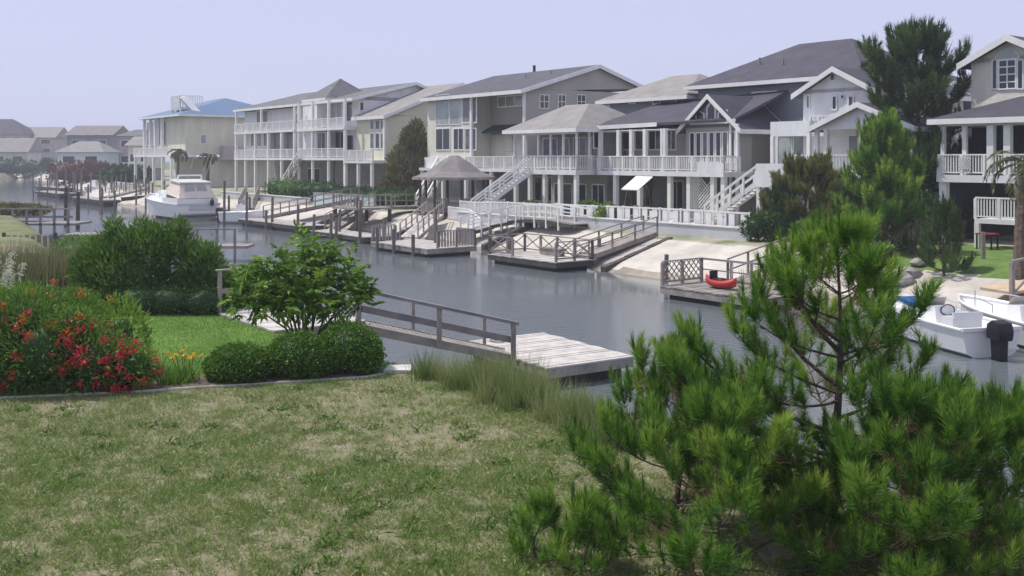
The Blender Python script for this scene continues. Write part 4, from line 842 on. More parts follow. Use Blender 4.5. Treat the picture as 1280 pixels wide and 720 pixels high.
def stairs(root, top, bot, wdir, width, m='white_paint', tread='wood_grey', railing=True, name='stairs'):
    """top/bot: (s,t,z); wdir (ds,dt): unit offset to the other side"""
    q = MB(W); n = max(3, int((top[2]-bot[2])/0.19))
    for k in (0, 1):
        o = (wdir[0]*width*k, wdir[1]*width*k, 0); q.bar(tuple(top[i]+o[i] for i in range(3)), tuple(bot[i]+o[i] for i in range(3)), 0.06, 0.28)
    for i in range(n):
        f = (i+0.5)/n; p = [top[j]+(bot[j]-top[j])*f for j in range(3)]
        q.bar(tuple(p), (p[0]+wdir[0]*width, p[1]+wdir[1]*width, p[2]), 0.28, 0.05)
    so = q.build(name, m if tread is None else tread, root)
    if railing:
        r = MB(W)
        for k in (0, 1):
            o = (wdir[0]*(width*k), wdir[1]*(width*k), 0); P = lambda f, h: tuple(top[i]+(bot[i]-top[i])*f+o[i]+(h if i == 2 else 0) for i in range(3))
            r.bar(P(0, 1.0), P(1, 1.0), 0.11, 0.13); r.bar(P(0, 0.5), P(1, 0.5), 0.05, 0.09)
            for f in np.linspace(0, 1, 5): a = P(f, 0); r.box(a[0]-.05, a[0]+.05, a[1]-.05, a[1]+.05, a[2]-.1, a[2]+1.0)
        r.build('handrail', m, so)
    return so

# ------------------------------------------------------------------ house D: tan three storey house with the big side gable
def house_tan():
    h = house('tan_house', 'tan three storey house with a wide plain side gable and white corner posts', 31, 20)
    s0, s1, tb, t1 = 23.9, 38.4, 15.6, 26.9
    bx(h, 'wall', 'tan_siding', (s0, s1, tb, t1, 4.95, 11.62))
    bx(h, 'wing_wall', 'tan_siding', (s0, s0+0.18, 13.7, tb-.003, 4.95, 11.42))
    bx(h, 'enclosed_porch', 'beige_siding', (31.3, s1-0.003, 13.5, tb-.003, 4.97, 11.4))
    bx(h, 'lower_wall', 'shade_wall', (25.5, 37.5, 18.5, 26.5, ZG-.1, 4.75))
    bx(h, 'deck', 'white_board', (s0-0.05, s1+0.05, 12.6, tb+.5, 4.68, 4.94))
    gable(h, 'roof', 'roof_charcoal', 's', s0, s1, 13.4, t1, 11.55, 12.35, 13.95, 21.6, wall='tan_siding', th=0.22)
    bx(h, 'corner_board', 'white_paint', (s0-0.03, s0+0.2, 13.55, 13.70, 4.95, 11.4), (s0-.03, s0+.2, t1+.003, t1+.12, 4.95, 11.9))
    bx(h, 'pilaster', 'white_paint', (31.0, 31.297, 13.3, 13.55, 4.95, 11.4))
    for a, b in ((674, 686), (697, 707), (721, 732)): rwin(h, s0, a, b, 118, 136, nv=2, nh=1, fw=0.07)
    # third floor left: pale screened panels and window
    fwin(h, 13.5, 545, 562, 118, 156, pane='glass_pale', fw=0.06); fwin(h, 13.5, 562.6, 576, 118, 156, pane='glass_pale', fw=0.06); fwin(h, 13.5, 578, 589, 120, 154, pane='screen_grey', nv=1)
    fwin(h, 13.5, 590, 596.5, 120, 154, pane='glass', nv=1)
    for a, b in ((545, 563), (567, 580), (581.5, 596)): fwin(h, 13.5, a, b, 160, 188, nv=2, nh=0)
    rail(h, [(s0+.1, 12.7), (31.0, 12.7)], 4.94, h=1.0, sp=0.18)
    bx(h, 'parapet', 'white_siding', (31.1, s1, 13.15, 13.47, 4.95, 5.9))
    # third floor right: wide pale window, awning; second floor doors
    fwin(h, tb, 622, 654, 119, 134, nv=3, pane='glass_pale', fw=0.12)
    q = MB(W); q.prism([(24.1, tb-.01, 8.75), (24.1, tb-1.25, 8.15), (24.1, tb-1.25, 8.0), (24.1, tb-.01, 8.1)], (6.8, 0, 0)); q.build('awning', 'fabric_green', h)
    fwin(h, tb, 632, 642, 166, 190, nv=2); fwin(h, tb, 644, 655, 166, 190, nv=2)
    bx(h, 'trim', 'beige_siding', (s0+.2, 31.2, tb-.06, tb-.003, 4.97, 7.9))
    posts(h, [(s0+.15, 12.8), (27.4, 12.8), (31.1, 12.8), (34.7, 12.8), (38.2, 12.8)], ZG-.1, 4.68, 0.13)
    win(h, 'F', 18.5, 25.7, 28.6, 2.0, 4.2, nv=3, pane='glass', name='garage_window'); 
    # stairs to the yard with white handrail
    stairs(h, (33.4, 12.4, 4.9), (31.0, 8.6, ZG+.1), (0.8, -0.5), 1.0)
    q = MB(W); q.tube([(27, 19.0, 12.8), (27, 19.0, 13.5)], .06, 6); q.tube([(29.5, 18.2, 12.5), (29.5, 18.2, 13.3)], .05, 6); q.build('vent_pipe', 'roof_pale', h)
    q = MB(); c = W(33, 22, 13.9); q.tube([(c[0], c[1], 13.2), (c[0], c[1], 14.6)], 0.14, 10); q.build('chimney', 'black_plastic', h)
house_tan()

# ------------------------------------------------------------------ house C + B + A + blue
def house_yellow():
    h = house('yellow_house', 'pale yellow house with a sloping side gable behind the cedar tree', 50, 18)
    s0, s1 = 47.2, 53.2
    bx(h, 'wall', 'yellow_siding', (s0, s1, 14.2, 31, 5.6, 10.2)); bx(h, 'lower_wall', 'shade_wall', (s0+.6, s1-.2, 17, 30.5, ZG-.1, 5.3))
    gable(h, 'roof', 'roof_pale', 's', s0, s1+.0, 14.2, 31.5, 10.3, 10.9, 13.85, 23.3, wall='yellow_siding', th=0.24)
    bx(h, 'deck', 'white_board', (s0-.05, s1, 12.6, 15, 5.3, 5.58)); rail(h, [(s0, 12.7), (s1, 12.7)], 5.58, sp=0.2)
    for a, b in ((463, 468), (469.5, 475), (476, 482)):
        fwin(h, 14.2, a, b, 150, 162, fw=0.07); fwin(h, 14.2, a, b, 166, 186, fw=0.07)
    bx(h, 'corner_board', 'white_paint', (s0-.03, s0+.3, 14.02, 14.197, 5.6, 10.1))
    posts(h, [(s0+.3, 12.8), (50.3, 12.8), (53, 12.8)], ZG-.1, 5.3, 0.14); rwin(h, s0, 532, 541, 150, 160)
house_yellow()
def house_white_b():
    h = house('balconied_house', 'white house with stacked balconies and dark glass doors joined to the yellow house', 59, 18)
    s0, s1 = 53.4, 64.6
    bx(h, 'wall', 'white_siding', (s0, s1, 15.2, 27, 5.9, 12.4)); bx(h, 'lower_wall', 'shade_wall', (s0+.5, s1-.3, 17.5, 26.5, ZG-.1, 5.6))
    gable(h, 'roof', 'roof_grey', 's', s0, s1, 14.0, 28, 12.3, 12.0, 14.2, 21.5, wall='white_siding', th=0.22)
    hip(h, 'turret_roof', 'roof_grey', 59.5, s1, 13.9, 20, 12.5, 14.9, 2.6, 3.4, ov=0.3)
    bx(h, 'bay', 'white_siding', (61.2, s1+.1, 13.6, 15.197, 5.93, 12.3))
    for z in (5.6, 8.85): bx(h, 'deck', 'white_board', (s0, s1+.05, 12.8, 15.6, z, z+.27))
    rail(h, [(s0+.05, 12.95), (s1, 12.95)], 5.87, sp=0.22); rail(h, [(s0+.05, 12.95), (s1, 12.95)], 9.12, sp=0.22)
    fwin(h, 13.6, 397, 408, 165, 190, nv=2); fwin(h, 15.2, 419, 432, 164, 188, nv=2, pane='screen_dark'); fwin(h, 15.2, 434, 443, 168, 188, nv=1); fwin(h, 15.2, 433, 441, 127, 152, nv=1)
    fwin(h, 15.2, 413, 428, 128, 154, nv=2, pane='glass_pale'); rwin(h, s0, 449, 455, 127, 139, fw=0.1)
    posts(h, [(s0+.15, 13.0), (57.2, 13.0), (61.0, 13.0), (s1-.1, 13.0)], ZG-.1, 12.1, 0.13)
    stairs(h, (63.5, 12.6, 5.8), (66.5, 11.4, ZG+.1), (0.45, 0.9), 1.1)
house_white_b()
def house_white_a():
    h = house('tall_white_house', 'tall white house with rows of columns and grey screened porches', 75, 18)
    s0, s1 = 66.2, 83.8
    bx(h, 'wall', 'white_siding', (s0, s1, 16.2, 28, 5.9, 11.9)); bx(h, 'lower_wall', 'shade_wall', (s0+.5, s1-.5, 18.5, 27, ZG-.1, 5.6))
    hip(h, 'roof', 'roof_grey', s0, s1, 13.8, 28, 12.1, 14.3, 4.2, ov=0.5)
    for z in (5.6, 8.9): bx(h, 'deck', 'white_board', (s0-.05, s1+.05, 13.2, 16.5, z, z+.27))
    rail(h, [(s0+.05, 13.3), (s1, 13.3)], 5.87, sp=0.24); rail(h, [(s0+.05, 13.3), (s1, 13.3)], 9.17, sp=0.24)
    bx(h, 'side_wall', 'white_siding', (s0, s0+.2, 13.9, 16.197, 5.9, 11.8))
    for i, a in enumerate((s0+.3, 69.9, 73.6)):
        b = (69.9, 73.6, 75.6)[i]; bx(h, 'porch_screen', 'screen_grey', (a+.15, b-.15, 14.2, 14.24, 6.0, 8.75))
    bx(h, 'upper_wall', 'white_siding', (66.45, 75.6, 14.4, 16.197, 9.2, 11.8))
    bx(h, 'bay', 'white_siding', (75.7, s1, 14.6, 16.197, 5.95, 11.8))
    for px0, px1 in ((305, 311), (314, 318), (321, 327), (330, 336)): fwin(h, 14.6, px0, px1, 166, 183, nv=2)
    fwin(h, 14.6, 321, 335, 138, 160, nv=2, pane='screen_grey'); fwin(h, 14.4, 369, 380, 141, 155, nv=2, nh=1)
    posts(h, [(s, 13.4) for s in (s0+.2, 69.9, 73.6, 77.5, 80.5, s1-.2)], ZG-.1, 8.9, 0.15); posts(h, [(s, 13.4) for s in (s0+.2, 75.7, s1-.2)], 9.17, 11.9, 0.13)
    win(h, 'F', 18.5, 70, 73.5, 2, 4.6, nv=2, name='garage_door', pane='screen_dark'); win(h, 'F', 18.5, 76, 79, 2, 4.6, nv=2, name='garage_door', pane='screen_dark')
house_white_a()
def house_blue():
    h = house('blue_roofed_house', 'cream house with a bright blue metal roof and a white rooftop lookout', 112, 18)
    s0, s1, t0 = 101, 118, 12.5
    bx(h, 'wall', 'cream_siding', (s0, 109.5, t0+.5, 30, 6.4, 11.9)); bx(h, 'porch_wall', 'white_siding', (109.503, s1, t0+1.6, 30, 6.4, 11.9)); bx(h, 'lower_wall', 'cream_siding', (s0+1, s1-1, 17, 29, ZG-.1, 6.0))
    hip(h, 'roof', 'roof_blue', s0, s1, t0, 30, 12.1, 15.0, 6.5, ov=0.7)
    bx(h, 'deck', 'white_board', (s0-.1, s1+.1, t0-1.6, t0+2, 6.0, 6.38)); rail(h, [(s0, t0-1.5), (s1, t0-1.5)], 6.38, sp=0.3)
    posts(h, [(s, t0+.05) for s in (109.6, 112.6, 115, 117.8)], 6.38, 11.9, 0.2); posts(h, [(s, t0-1.4) for s in (101.3, 105, 109, 113, 117.6)], ZG-.1, 6.0, 0.18)
    for a, b in ((184, 192), (199, 208), (210, 216)): fwin(h, t0+1.6, a, b, 152, 182, nv=2)
    rwin(h, s0, 250, 258, 168, 180, pane='glass_pale'); bx(h, 'side_porch', 'mauve_siding', (s0-1.5, s0-.01, 18, 27, 5.6, 7.6))
    rwin(h, s0, 267, 269.5, 150, 156, fw=.1)
    # rooftop lookout with white walls and stair
    o = bx(h, 'lookout', 'white_board', (104.5, 108.5, t0+1.0, t0+4.2, 12.9, 13.1)); c = (104.5, 108.5, t0+1.0, t0+4.2)
    posts(h, [(104.6, t0+1.1), (106.5, t0+1.1), (108.4, t0+1.1)], 12.2, 12.9, 0.14); bx(h, 'lookout_screen', 'screen_dark', (104.8, 108.2, t0+1.5, t0+3.8, 12.2, 12.897))
    rail(h, [(108.5, t0+1), (104.5, t0+1), (104.5, t0+4.2)], 13.1, h=1.9, sp=0.35, name='lookout_railing', bw=0.12)
    q = MB(W); q.prism([(104.3, t0+.6, 14.6), (104.3, t0+1.4, 14.9), (101.4, t0+3.4, 11.6), (101.4, t0+2.6, 11.3)], (-0.9, 0, 0)); q.build('roof_stair', 'white_board', h)
    q = MB(W); q.prism([(s0-1.0, 22.2, 6.4), (s0-1.0, 26.2, 6.4), (s0-1.0, 24.2, 10.8)], (0.95, 0, 0)); q.build('dark_dormer', 'screen_dark', h)
house_blue()
def far_houses():
    def simple(name, label, px0, px1, d, ye, yr, mw, mr, deck=True, kind='hip', t=None, dark=True, depth=12, zb=1.5):
        # a house far along the canal, squared up to the street it faces
        x0, x1 = (px0-640)/FPX*d, (px1-640)/FPX*d; ze = EYE-(ye-HOR)/FPX*d; zr = EYE-(yr-HOR)/FPX*d; h = thing(name, label, 'house', ((x0+x1)/2, d, zb), 'houses at the far end of the canal')
        f = lambda a, b, c: (a, b, c); w = x1-x0
        def b_(nm, m, *bs):
            q = MB()
            for b in bs: q.box(*b)
            return q.build(nm, m, h)
        b_('wall', mw, (x0, x1, d, d+depth, zb+2.4, ze)); b_('lower_wall', 'shade_wall', (x0+w*.06, x1-w*.06, d+1.5, d+depth-.5, zb-.3, zb+2.4-.003))
        q = MB(); o = 0.6; i = w*0.28 if kind == 'hip' else 0.0
        if kind == 'hip': q.add([(x0-o, d-o, ze), (x1+o, d-o, ze), (x1+o, d+depth+o, ze), (x0-o, d+depth+o, ze), (x0+i, d+depth/2, zr), (x1-i, d+depth/2, zr)], [(0, 1, 5, 4), (1, 2, 5), (2, 3, 4, 5), (3, 0, 4), (3, 2, 1, 0)])
        else: q.add([(x0-o, d-o, ze), (x1+o, d-o, ze), (x1+o, d+depth+o, ze), (x0-o, d+depth+o, ze), (x0-o, d+depth/2, zr), (x1+o, d+depth/2, zr)], [(0, 1, 5, 4), (1, 2, 5), (2, 3, 4, 5), (3, 0, 4), (3, 2, 1, 0)])
        q.build('roof', mr, h)
        fl = (ze-zb-2.4); nz = max(1, int(fl/2.9)); nw_ = max(2, int(w/4.5))
        for k in range(nz):
            z0 = zb+2.4+fl*k/nz+fl/nz*.3
            for j in range(nw_):
                xx = x0+w*(j+.5)/nw_; wd = w/nw_*0.26
                q = MB(); q.box(xx-wd-.12, xx+wd+.12, d-.06, d-.002, z0-.12, z0+1.5); fo = q.build('window', 'white_paint', h); q = MB(); q.box(xx-wd, xx+wd, d-.09, d-.062, z0, z0+1.38); q.build('pane', 'glass', fo)
        if deck:
            b_('deck', 'white_board', (x0-.2, x1+.2, d-2.2, d-.1, zb+2.1, zb+2.4)); q = MB()
            q.box(x0-.2, x1+.2, d-2.2, d-2.1, zb+3.3, zb+3.42); n = int(w/.6)
            for j in range(n+1): q.box(x0+w*j/n-.05, x0+w*j/n+.05, d-2.18, d-2.1, zb+2.4, zb+3.3)
            q.build('railing', 'white_paint', h)
            for j in range(4): b_('column', 'white_paint', (x0+w*j/3-.15, x0+w*j/3+.15, d-2.1, d-1.8, zb-.3, zb+2.1))
    simple('far_house', 'mauve house with a dark hipped roof cut by the left edge', -60, 30, 330, 168, 148, 'mauve_siding', 'roof_mauve')
    simple('far_house', 'pale low gabled house in front of the mauve house at the left edge', -14, 34, 290, 190, 172, 'beige_siding', 'roof_pale', deck=False, kind='gable', depth=9)
    simple('far_house', 'long mauve house with a flat looking pink grey roof', 24, 68, 335, 172, 158, 'mauve_siding', 'roof_pale', kind='gable', deck=False)
    simple('far_house', 'teal grey house with a dark slate roof and a rooftop vent, beyond the far docks', 84, 139, 238, 169, 156, 'slate_siding', 'roof_brown', kind='gable')
    simple('far_house', 'pale green low house with white deck in front of the teal grey house', 72, 128, 215, 190, 176, 'pool_panel', 'roof_pale', deck=True, kind='hip', depth=9)
    simple('far_house', 'pale grey house with a grey green roof just left of the blue roofed house', 148, 180, 225, 170, 161, 'mauve_siding', 'roof_grey', kind='hip')
    simple('far_house', 'grey house gable peeping out left of the blue roofed house', 160, 186, 190, 182, 170, 'beige_siding', 'roof_pale', kind='gable', deck=True, depth=9)
    # dark tree masses at the end of the canal
    for px, d, w, hh, lab in [(10, 285, 9, 4.0, 'dark tree clump before the mauve houses at the far left'), (50, 300, 8, 4.5, 'dark tree clump under the long mauve house'), (100, 205, 6, 4.2, 'reddish brown shrub mass in front of the pale green house'), (120, 198, 4, 3.4, 'dark reddish shrub right of the pale green house'), (158, 170, 4, 3.0, 'dim green shrub left of the blue roofed house')]:
        x = (px-640)/FPX*d; z0 = max(0.4, float(gh(x, d)))
        shrub('far_shrub', lab, 'shrub', (x, d, z0), [((-w*.5, 0, hh*.45), (w*.6, w*.4, hh*.5)), ((w*.5, 0, hh*.42), (w*.6, w*.4, hh*.5)), ((0, 0, hh*.55), (w*.5, w*.4, hh*.45))], 900, 0.9, 0.4, 'red_leaf' if 'reddish' in lab else 'leaf_dark', core=0.8, stems=0, group='shrub masses at the far end')
far_houses()

# ------------------------------------------------------------------ grey house E (porch, gable, big hip roof) and its pale roofed neighbour F
def house_porch_pale():
    h = house('pale_roofed_house', 'house with a pale hipped porch roof and a white stair to the yard', 15.5, 13)
    sa, sb, ta, tb = 12.9, 20.3, 9.6, 15
    bx(h, 'wall', 'slate_siding', (10.4, 18.6, 18.2, 27, 5.0, 10.3)); hip(h, 'roof', 'roof_pale', 10.4, 18.6, 18.2, 27, 10.45, 12.5, 3.4, ov=0.8)
    fwin(h, 18.2, 786, 795, 120, 130, nv=1); fwin(h, 18.2, 816, 826, 119, 131, nv=1); fwin(h, 18.2, 840, 846, 119, 129, nv=1)
    bx(h, 'porch_wall', 'grey_siding', (sa, sb, ta+2.6, 18.197, 5.0, 7.9)); bx(h, 'lower_wall', 'shade_wall', (sa+.5, sb-.5, ta+3.4, 18, ZG-.1, 4.6))
    hip(h, 'porch_roof', 'roof_pale', sa, sb, ta, 17.5, 7.95, 9.9, 2.9, 3.9, ov=0.55)
    bx(h, 'porch_deck', 'white_board', (sa, sb, ta-.1, ta+2.7, 4.62, 4.98)); bx(h, 'beam', 'white_paint', (sa, sb, ta, ta+.16, 7.55, 7.78))
    cols = [(s, ta+.1) for s in np.linspace(sa+.12, sb-.12, 6)]
    posts(h, cols, 4.98, 7.55, 0.07); posts(h, [(sa+.12, ta+1.3), (sa+.12, ta+2.5)], 4.98, 7.7, 0.07)
    rail(h, [(sb, ta+.02), (sa, ta+.02), (sa, ta+2.6)], 4.98, sp=0.17)
    for a, b in ((13.4, 14.2), (14.7, 16.2), (16.6, 17.5), (18.0, 19.8)): win(h, 'F', ta+2.6, a, b, 5.15 if b-a > 1.2 else 5.7, 7.4, nv=2 if b-a > 1.2 else 1)
    rwin(h, sa, T(745, sa) and 741, 752, 160, 186, nv=1)
    posts(h, [(s, ta+.15) for s in np.linspace(sa+.2, sb-.2, 5)], ZG-.1, 4.62, 0.14)
    win(h, 'F', ta+3.4, 15.6, 16.6, 1.7, 3.9, nv=1, name='door', pane='screen_dark'); win(h, 'F', ta+3.4, 17.2, 19.4, 2.2, 3.9, nv=2); win(h, 'F', ta+3.4, 13.6, 15.0, 2.0, 3.9, nv=2)
    stairs(h, (18.2, ta-.2, 4.85), (20.2, ta-4.0, ZG+.1), (-0.9, -0.4), 1.3, tread='white_board')
house_porch_pale()
def house_grey():
    h = house('grey_house', 'grey house with a broad mauve hip roof and a glazed gable over its canal deck', 5, 14)
    # main block
    bx(h, 'main_wall', 'slate_siding', (-4.2, 9.2, 18.2, 30, 5.0, 11.0)); hip(h, 'main_roof', 'roof_mauve', -4.2, 9.2, 18.2, 30, 11.1, 14.2, 5.2, ov=0.7)
    bx(h, 'roof_vent', 'roof_charcoal', (-1.6, 0.2, 21.4, 21.6, 12.55, 12.85))
    fwin(h, 18.2, 940, 972, 114, 121, nv=2, pane='glass_pale')
    for a_, b_ in ((3.0, 20.0), (5.5, 20.6)): q = MB(W); q.tube([(a_, b_, 12.0), (a_, b_, 12.75+(b_-20)*.5)], .07, 6); q.build('vent_pipe', 'roof_pale', h)
    # front wing under the mauve lower roof
    sa, sb = 1.7, 12.6
    bx(h, 'wall', 'tan_siding', (sa, sb, 14.2, 18.197, 4.95, 8.25)); bx(h, 'lower_wall', 'shade_wall', (sa+.3, sb-.4, 16.5, 18.1, ZG-.1, 4.6))
    q = MB(W); q.slab([(sa-.5, 12.7, 8.35), (sb+.6, 11.2, 8.1), (sb+.6, 18.19, 10.0), (sa-.5, 18.19, 10.4)], 0.18); lr = q.build('lower_roof', 'roof_mauve', h)
    bx(lr, 'fascia', 'white_paint', (sa-.55, 5.0, 12.62, 12.697, 8.05, 8.33))
    q = MB(W); q.bar((7.3, 11.9, 8.12), (sb+.6, 11.15, 7.99), 0.06, 0.28); q.build('gutter', 'white_paint', lr)
    # glazed gable wing over the deck
    ga, gb, gt = S(926, 13.0), S(856, 13.0), 13.0
    bx(h, 'gable_wing', 'tan_siding', (ga+.1, gb-.1, gt, 14.197, 4.97, 8.0)); zr = Z(121, (ga+gb)/2, gt)
    gable(h, 'gable_roof', 'roof_mauve', 't', ga+.1, gb-.1, gt, 17.0, 8.05, 8.05, zr+.15, (ga+gb)/2, th=0.2, ov=0.45, wall='slate_siding')
    n = 7; pw = (gb-ga-.8)/n
    for i in range(n): win(h, 'F', gt, ga+.4+pw*i+.04, ga+.4+pw*(i+1)-.04, 5.5, 7.55, nv=1, fw=0.07)
    mid = (ga+gb)/2
    for k, (o, hh) in enumerate(((-0.95, 0.75), (0, 1.35), (0.95, 0.75))):
        f = MB(W); w_ = 0.42; z0 = 8.2
        P = [(mid+o-w_, gt+.4-.47, z0), (mid+o+w_, gt+.4-.47, z0), (mid+o+w_, gt+.4-.47, z0+hh*(0.75 if o < 0 or k == 1 else 1)), (mid+o, gt-.07, z0+hh*(1.05 if k == 1 else .98)), (mid+o-w_, gt-.07, z0+hh*(0.75 if o > 0 or k == 1 else 1))]
        P = [(a, gt-.09, c) for a, _, c in P]; f.prism(P, (0, 0.06, 0)); fo = f.build('gable_window', 'white_paint', h)
        g = MB(W); cx = mid+o; g.prism([(cx+(a-cx)*.64, gt-.115, z0+.12+(c-z0)*.74) for a, _, c in P], (0, .022, 0)); g.build('pane', 'glass', fo)
    # deck along the front
    bx(h, 'deck', 'white_board', (ga-.1, sb-.1, 11.2, 14.25, 4.62, 4.94)); rail(h, [(sb-.1, 11.3), (ga, 11.3), (ga, 12.9)], 4.94, sp=0.16)
    bx(h, 'rail_board', 'white_board', (S(905, 11.24), S(872, 11.24), 11.20, 11.24, 4.96, 5.5))
    posts(h, [(s, 11.45) for s in (gb+.35, S(828, 11.4), S(806, 11.4), S(789, 11.4), S(773, 11.4), sb-.2)], 4.94, 7.8, 0.13)
    for a, b in ((757, 768), (778, 788), (794, 806), (811, 829), (833, 846)): fwin(h, 14.2, a, b, 160, 188, nv=2 if b-a > 12 else 1)
    bx(h, 'soffit', 'white_paint', (gb+.1, sb, 11.5, 14.19, 7.72, 7.78))
    posts(h, [(s, 11.5) for s in (ga+.1, S(892, 11.5), S(862, 11.5), S(838, 11.5), S(800, 11.5), S(770, 11.5))], ZG-.1, 4.62, 0.15)
    win(h, 'F', 16.5, S(855, 16.5), S(838, 16.5), 1.7, 4.2, nv=2, name='door', pane='screen_dark')
    win(h, 'F', 16.5, S(806, 16.5), S(780, 16.5), 1.7, 4.2, nv=2, name='garage_window', pane='screen_dark')
    q = MB(W); a, b = S(891, 11.6), S(874, 11.6)      # lattice panel under the deck
    for i in range(14):
        for sg in (1, -1):
            z0 = ZG+0.0+i*0.24; z1 = z0+sg*(b-a); P = (a, 11.6+.02*sg, z0); Q = (b, 11.6+.02*sg, z1)
            if min(z0, z1) > ZG-.4 and max(z0, z1) < 4.7: q.bar(P, Q, 0.05, 0.05)
    q.build('lattice', 'white_paint', h)
    bx(h, 'panel', 'white_board', (S(874, 12.2), S(862, 12.2), 12.2, 12.26, ZG-.1, 4.6))
    q = MB(W); q.bar((sa+.02, 12.9, 8.0), (sa+.02, 12.9, ZG), 0.14); q.bar((ga-.05, 12.6, 8.0), (ga-.05, 12.6, ZG), 0.18); q.build('downpipe', 'white_paint', h)
house_grey()
def deck_furniture():
    # chairs standing on the canal decks
    for i, (px, t, z, lab) in enumerate(((765, 12.6, 4.94, 'leftmost grey chair on the grey house porch, by the wide windows'), (797, 12.6, 4.94, 'middle grey chair on the grey house porch'), (822, 12.7, 4.94, 'rightmost grey chair on the grey house porch'), (722, 11.4, 4.98, 'grey chair on the pale roofed porch'), (640, 14.2, 4.94, 'grey chair on the tan house deck below the awning'))):
        s = S(px, t); o = thing('deck_chair', lab, 'chair', W(s, t, z), 'chairs on the canal decks')
        bx(o, 'seat', 'wood_grey', (s-.28, s+.28, t-.28, t+.26, z+.38, z+.44)); bx(o, 'backrest', 'wood_grey', (s-.28, s+.28, t+.262, t+.32, z+.44, z+1.1))
        for a in (-.25, .25):
            for b in (-.25, .29): bx(o, 'leg', 'wood_grey', (s+a-.03, s+a+.03, t+b-.03, t+b+.03, z, z+.378))
deck_furniture()
def house_gabled():
    h = house('white_gabled_house', 'white board sided house with twin gables half hidden by the large dark pine', -6, 14)
    g0, g1 = S(1092, 14), S(1004, 14); ze = Z(113, g1, 14); zr = Z(84, (g0+g1)/2, 14)
    bx(h, 'wall', 'white_board', (g0, g1, 14, 24, 5.0, ze)); 
    gable(h, 'roof', 'roof_mauve', 't', g0, g1, 14, 24, ze, ze, zr, (g0+g1)/2, wall='white_board', th=0.2, ov=0.5)
    bx(h, 'side_wing', 'white_board', (g1+.003, S(963, 14.6), 14.6, 18.1, 5.0, 7.3)); bx(h, 'lower_wall', 'shade_wall', (g0-3, S(967, 15), 15.2, 24, ZG-.1, 4.95))
    fwin(h, 14, 1008, 1013, 118, 136, nv=1); fwin(h, 14, 1040, 1047, 119, 138, nv=1); fwin(h, 14, 1038, 1044, 92, 101, nv=1, fw=.05); fwin(h, 14, 1051, 1056, 118, 124, nv=1, fw=.05)
    fwin(h, 14, 1060, 1068, 119, 138, nv=1)
    # roof balcony with white parapet over the sliding doors
    a, b = S(1012, 12.8), S(963, 12.8); bx(h, 'balcony', 'white_board', (a, b, 12.8, 14.59, 7.15, 8.05))
    rail(h, [(g0+.5, 12.9), (a, 12.9)], 7.5, h=0.8, sp=0.3, name='balcony_railing'); bx(h, 'balcony_floor', 'white_board', (g0+.4, a-.003, 12.9, 13.99, 7.1, 7.45))
    fwin(h, 14.6, 972, 991, 169, 206, nv=1, pane='glass_pale', fw=.06); fwin(h, 14.6, 992, 1010, 169, 206, nv=1, pane='glass_pale', fw=.06)
    posts(h, [(b-.1, 12.9), (a+.1, 12.9)], 5.0, 7.15, 0.11)
    # lower porch gable
    p0, p1 = S(1140, 11.5), S(1018, 11.5); ze2 = Z(158, p1, 11.5); zr2 = Z(128, (p0+p1)/2, 11.5)
    gable(h, 'porch_roof', 'roof_mauve', 't', p0, p1, 11.5, 14, ze2, ze2, zr2, (p0+p1)/2, wall='white_siding', th=0.18, ov=0.35)
    posts(h, [(p1-.1, 11.6), (p1-.75, 11.6), ((p0+p1)/2, 11.6), (p0+.1, 11.6)], 5.0, ze2-.1, 0.12)
    bx(h, 'porch_back', 'grey_siding', (p0, p1-1.0, 13.4, 13.99, 5.0, ze2-.2)); win(h, 'F', 13.4, (p0+p1)/2+.3, p1-1.6, 5.3, 7.0, nv=2)
    bx(h, 'deck', 'white_board', (p0-.2, S(961, 11.2), 11.2, 14.59, 4.72, 4.98)); rail(h, [(p0, 11.3), (S(990, 11.3), 11.3)], 4.98, sp=0.2)
    posts(h, [(p0+.2, 11.5), (p1, 11.5), (S(985, 11.5), 11.5), (S(966, 11.5), 11.5)], ZG-.1, 4.72, 0.14)
    # stair landing with a solid white parapet, stairs down to the sand
    la, lb = S(992, 9.2), S(946, 9.2); bx(h, 'landing', 'white_board', (la, lb, 9.2, 11.19, 4.2, 4.4)); bx(h, 'parapet', 'white_board', (la, lb, 9.12, 9.197, 4.15, 5.5), (lb+.003, lb+.08, 10.3, 11.19, 4.15, 5.5))
    posts(h, [(la+.1, 9.3), (lb-.1, 9.3)], ZG-.1, 4.2, 0.12)
    stairs(h, (lb+.1, 9.3, 4.35), (lb+3.4, 8.6, ZG+.4), (0.0, 1.0), 1.0, tread='white_board')
house_gabled()
